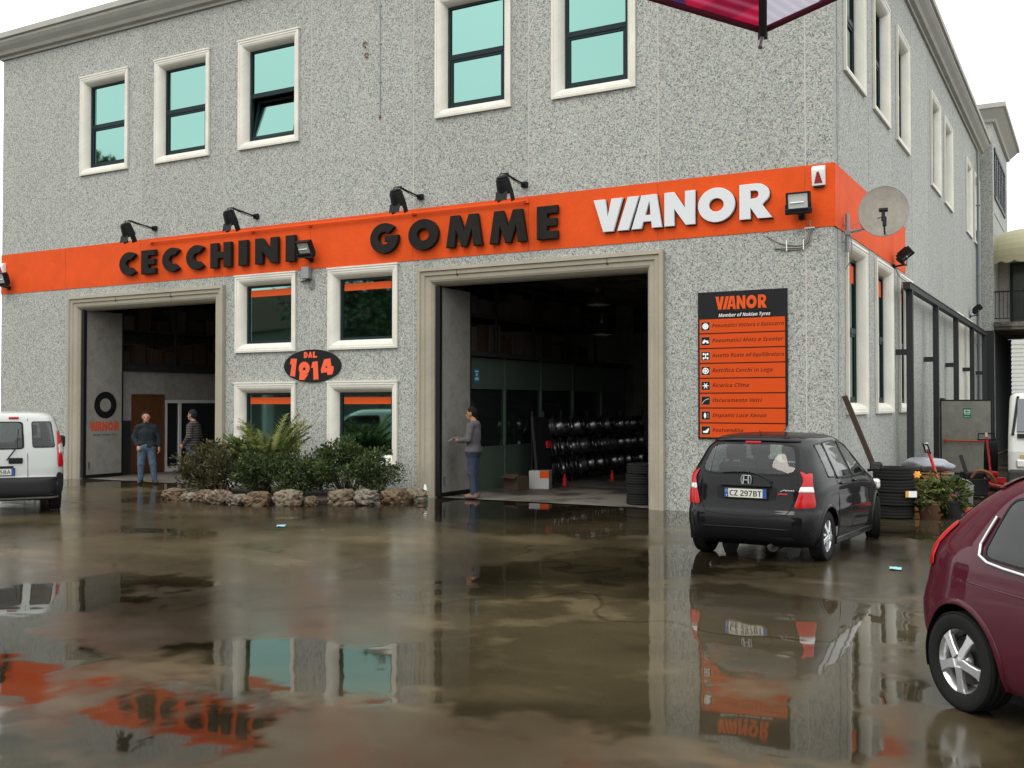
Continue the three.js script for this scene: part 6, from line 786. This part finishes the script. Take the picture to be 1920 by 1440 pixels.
{ // crate, bags, bucket, scrap
  const wm = new THREE.MeshStandardMaterial({ color: lin(0.3, 0.14, 0.04), map: tiled(grain, 0.4), roughness: 0.8 }), c = thing('wooden_crate', 'slatted orange-brown wooden crate behind the plants', 'crate', [1.05, 0, -2.3], 0.15);
  for (let k = 0; k < 5; k++) { obj('slat', span(-0.4, 0.4, 0.02 + k * 0.13, 0.12 + k * 0.13, 0.37, 0.39), wm, c); obj('slat', span(-0.4, 0.4, 0.02 + k * 0.13, 0.12 + k * 0.13, -0.39, -0.37), wm, c); obj('slat', span(0.38, 0.4, 0.02 + k * 0.13, 0.12 + k * 0.13, -0.369, 0.369), wm, c); obj('slat', span(-0.4, -0.38, 0.02 + k * 0.13, 0.12 + k * 0.13, -0.369, 0.369), wm, c); } for (const x of [-0.36, 0.36]) for (const z of [-0.35, 0.35]) obj('corner_post', span(x - 0.025, x + 0.025, 0.001, 0.66, z - 0.018, z + 0.018), wm, c); for (let k = 0; k < 5; k++) obj('slat', span(-0.4 + k * 0.165, -0.26 + k * 0.165, 0.661, 0.68, -0.4, 0.4), wm, c);
  const lump = (name, label, cat, at, r, m, seed) => { let g = new THREE.IcosahedronGeometry(1, 4); g.deleteAttribute('uv'); g.deleteAttribute('normal'); g = mergeVertices(g, 1e-4); const P = g.attributes.position; for (let k = 0; k < P.count; k++) { const v = V(P.getX(k), P.getY(k), P.getZ(k)), s = 0.8 + 0.35 * noise3(v.x * 2 + seed, v.y * 2, v.z * 2) + 0.12 * noise3(v.x * 6 + seed, v.y * 6, v.z * 6); P.setXYZ(k, v.x * s * r[0], Math.max(0, r[1] * 0.85 + v.y * s * r[1]), v.z * s * r[2]); } g.computeVertexNormals(); const o = obj(name, g, m); o.position.set(...at); tag(o, label, cat); return o; };
  const bag = phys(0.015, 0.016, 0.02, 0.3), wrap = phys(0.2, 0.21, 0.24, 0.25);
  lump('plastic_bundle', 'grey plastic-wrapped bundle lying on the wooden crate', 'bundle', [1.08, 0.69, -2.3], [0.42, 0.13, 0.3], wrap, 3); lump('rubbish_bag', 'black rubbish bag beside the steel post', 'bag', [0.72, 0.0, -3.3], [0.32, 0.42, 0.3], bag, 9);
  const b = thing('metal_bucket', 'dented metal drum among the scrap by the exit door', 'bucket', [1.55, 0, -3.1]); obj('shell', lathe([[0.001, 0], [0.2, 0], [0.22, 0.4], [0.235, 0.41], [0.22, 0.42], [0.2, 0.05]], 26), M.galv, b); obj('handle', new THREE.TorusGeometry(0.21, 0.008, 6, 20, Math.PI).rotateX(0.9).translate(0, 0.4, 0), M.steel, b);
  const e = thing('scrap_engine', 'dark scrapped engine block in the heap before the exit door', 'engine', [1.5, 0, -5.6], 0.5); obj('block', [rbox(0.5, 0.36, 0.42, 0.03, 0, 0.2, 0), rbox(0.4, 0.14, 0.3, 0.04, 0, 0.44, 0)], M.black, e); obj('pulley', [rod([0.25, 0.2, 0], [0.32, 0.2, 0], 0.1), rod([0.25, 0.38, 0.1], [0.32, 0.38, 0.1], 0.06)], M.greyMetal, e); obj('exhaust_pipe', tube([[-0.1, 0.4, 0.2], [0, 0.55, 0.3], [0.2, 0.5, 0.35], [0.35, 0.3, 0.3]], 0.03), M.rust, e); obj('bracket', bar([-0.1, 0.45, 0], [-0.25, 0.85, 0.05], 0.07, 0.02), M.greyMetal, e);
  const T = obj('tyre', tyreGeo(0.5, 0.28, 0.3), M.rubber); T.rotation.set(Math.PI / 2 - 0.1, 0, 1.45); T.position.set(1.5, 0.515, -9.9); tag(T, 'big truck tyre standing on edge by the exit door', 'tyre');
}
// ---------------------------------------------------------------- the photographer's umbrella
{
  const t = thing('plaid_umbrella', 'red plaid umbrella with white and blue checks hanging into view overhead', 'umbrella', [3.752, 2.402, 17.487]);
  const tex = canvasTexture(512, 512, (c, w, h) => { c.fillStyle = '#b3123c'; c.fillRect(0, 0, w, h); const st = (x, d, col, al) => { c.globalAlpha = al; c.fillStyle = col; c.fillRect(x, 0, d, h); c.fillRect(0, x, w, d); c.globalAlpha = 1; }; for (const o of [0, 256]) { st(o + 40, 46, '#2f4f93', 0.75); st(o + 100, 40, '#e9e7ee', 0.8); st(o + 150, 10, '#22306b', 0.8); st(o + 200, 14, '#7a0a2c', 0.7); } c.globalAlpha = 0.25; c.strokeStyle = '#fff'; c.lineWidth = 2; for (let k = -h; k < w; k += 7) { c.beginPath(); c.moveTo(k, 0); c.lineTo(k + h, h); c.stroke(); } }); tex.wrapS = tex.wrapT = THREE.RepeatWrapping;
  const cloth = phys(0.95, 0.95, 0.95, 0.85, { map: tex, transmission: 0.6, thickness: 0 }), hem = phys(0.12, 0.008, 0.03, 0.8), R = 0.65, n = 8, a0 = Math.atan2(-0.961, -0.276);
  const P = (k, u, v) => { const a = a0 + (k + u) * Math.PI * 2 / n, s = Math.sin(u * Math.PI), rad = R * v * (1 - 0.03 * s * v) * Math.cos(Math.PI / n) / Math.cos((u - 0.5) * 2 * Math.PI / n), y = -0.18 * v * v + 0.012 * s * v; return V(Math.cos(a) * rad, y, Math.sin(a) * rad); };
  for (let k = 0; k < n; k++) { const pos = [], uv = []; const q = (i, j) => { const p = P(k, i / 12, j / 12); return [p, [p.x * 2.3 + k * 0.31 + 0.12, p.z * 2.3 + k * 0.17 + 0.3]]; }; for (let i = 0; i < 12; i++) for (let j = 0; j < 12; j++) for (const [a, b] of [[0, 0], [1, 0], [1, 1], [0, 0], [1, 1], [0, 1]]) { const [p, w] = q(i + a, j + b); pos.push(p.x, p.y, p.z); uv.push(...w); } const g = new THREE.BufferGeometry(); g.setAttribute('position', new THREE.Float32BufferAttribute(pos, 3)); g.setAttribute('uv', new THREE.Float32BufferAttribute(uv, 2)); g.computeVertexNormals(); obj('canopy_panel', g, cloth, t); obj('hem', tube(Array.from({ length: 9 }, (_, i) => P(k, i / 8, 1.0).toArray()), 0.0016, 24, 6), hem, t); const e = P(k, 0, 1).toArray(), m = P(k, 0, 0.5).toArray(); obj('rib', [tube([[0, -0.01, 0], [m[0], m[1] - 0.004, m[2]], [e[0], e[1] - 0.003, e[2]]], 0.0022, 16, 6)], M.greyMetal, t); obj('rib_tip', [rod(e, [e[0] * 1.004, e[1] - 0.003, e[2] * 1.004], 0.0024)], M.black, t); }
  obj('shaft', rod([0, 0.06, 0], [0, -0.62, 0], 0.006), M.steel, t); obj('handle', tube([[0, -0.6, 0], [0, -0.72, 0], [0.02, -0.77, 0], [0.05, -0.77, 0], [0.065, -0.73, 0]], 0.012, 24, 8), M.black, t); const e = P(0, 0, 1); obj('closing_strap', [rod([e.x, e.y, e.z], [e.x, e.y - 0.0045, e.z + 0.001], 0.0005), rod([e.x, e.y - 0.004, e.z + 0.001], [e.x - 0.0004, e.y - 0.011, e.z + 0.003], 0.0009, 0.0012)], M.galv, t);
  t.rotation.set(0, 0, 0); t.quaternion.setFromAxisAngle(V(0.961, 0, -0.276).normalize(), -0.262);
}
// ---------------------------------------------------------------- across the street, behind the camera: seen in the window panes and car paint
function tree(label, at, h, r, seed, count = 5200) {
  const rn = mulberry(seed), t = thing('street_tree', label, 'tree', at, 0, 'trees across the street'), limbs = [rod([0, 0, 0], [0.1, h * 0.45, 0.05], 0.22, 0.14, 10)], sets = [[], []], ms = leafTones(2, [0.025, 0.045, 0.015], [0.06, 0.09, 0.03]);
  for (let b = 0; b < 34; b++) { const a = rn() * 6.28, y = h * (0.4 + 0.6 * rn()), k = r * Math.sqrt(Math.max(0.05, 1 - ((y / h - 0.62) / 0.45) ** 2)) * (0.35 + 0.65 * rn()), tip = V(Math.cos(a) * k, y, Math.sin(a) * k); limbs.push(rod([0.08, h * (0.28 + 0.2 * rn()), 0.04], tip, 0.07, 0.02, 6)); const cs = r * (0.22 + 0.16 * rn()); for (let i = 0; i < count / 34; i++) { const u = V(rn() - 0.5, rn() - 0.5, rn() - 0.5).normalize(); sets[Math.floor(rn() * 2)].push([tip.clone().addScaledVector(u, cs * Math.cbrt(rn())), u]); } }
  obj('trunk', limbs, std(0.06, 0.045, 0.03, 0.9), t); sets.forEach((s, i) => obj('crown', leafCloud(s, 0.34, 0.4, 0.6, rn), ms[i], t)); return t;
}
tree('tall leafy tree across the street mirrored in the end upper window', [-34, 0, 13], 12.3, 3.2, 101);
tree('broad leafy tree across the street mirrored in the window above the glossy shrub', [-31, 0, 29], 11, 4.6, 102, 7000);
tree('leafy tree across the street beside the broad tree', [-24, 0, 33], 9, 3.6, 103);
tree('leafy tree across the street opposite the main bay', [2, 0, 44], 9, 3.8, 104);
{
  const b = thing('house_across_street', 'long low house across the street with a pale pillared porch', 'building', [-48, 0, 36], 0.35); obj('wall', span(-11, 9, 0, 6.8, 0, 8), std(0.07, 0.065, 0.055, 0.9), b); obj('roof', extrude(poly([[-11.6, 6.8], [9.6, 6.8], [8, 9.4], [-10, 9.4]]), 8.6).translate(0, 0, -0.3), std(0.08, 0.045, 0.03, 0.9), b); for (const x of [-8, -3, 2, 7]) obj('pillar', span(x - 0.25, x + 0.25, 0, 3.4, -2, -1.5), M.plaster, b); obj('porch_roof', span(-10, 8.5, 3.4, 3.7, -2.2, 0), std(0.1, 0.08, 0.06, 0.9), b); for (const x of [-6.5, -1, 4]) obj('window', span(x - 0.6, x + 0.6, 4.2, 5.8, -0.05, -0.01), M.alu, b);
  const c = thing('house_across_street', 'tall plain house across the street facing the hatchbacks', 'building', [18, 0, 48], 0); obj('wall', span(-11, 12, 0, 8, 0, 9), std(0.16, 0.14, 0.11, 0.9), c); obj('roof', extrude(poly([[-11.6, 8], [12.6, 8], [11, 10.4], [-10, 10.4]]), 9.6).translate(0, 0, -0.3), std(0.1, 0.05, 0.035, 0.9), c); for (const x of [-8, -4, 0, 4, 8]) obj('window', span(x - 0.6, x + 0.6, 4.6, 6.2, -0.05, -0.01), M.alu, c);
}
for (const o of scene.children) if (o.userData.category && !o.userData.kind) o.userData.kind = 'thing';
meshes(scene);
renderer.render(scene, camera);
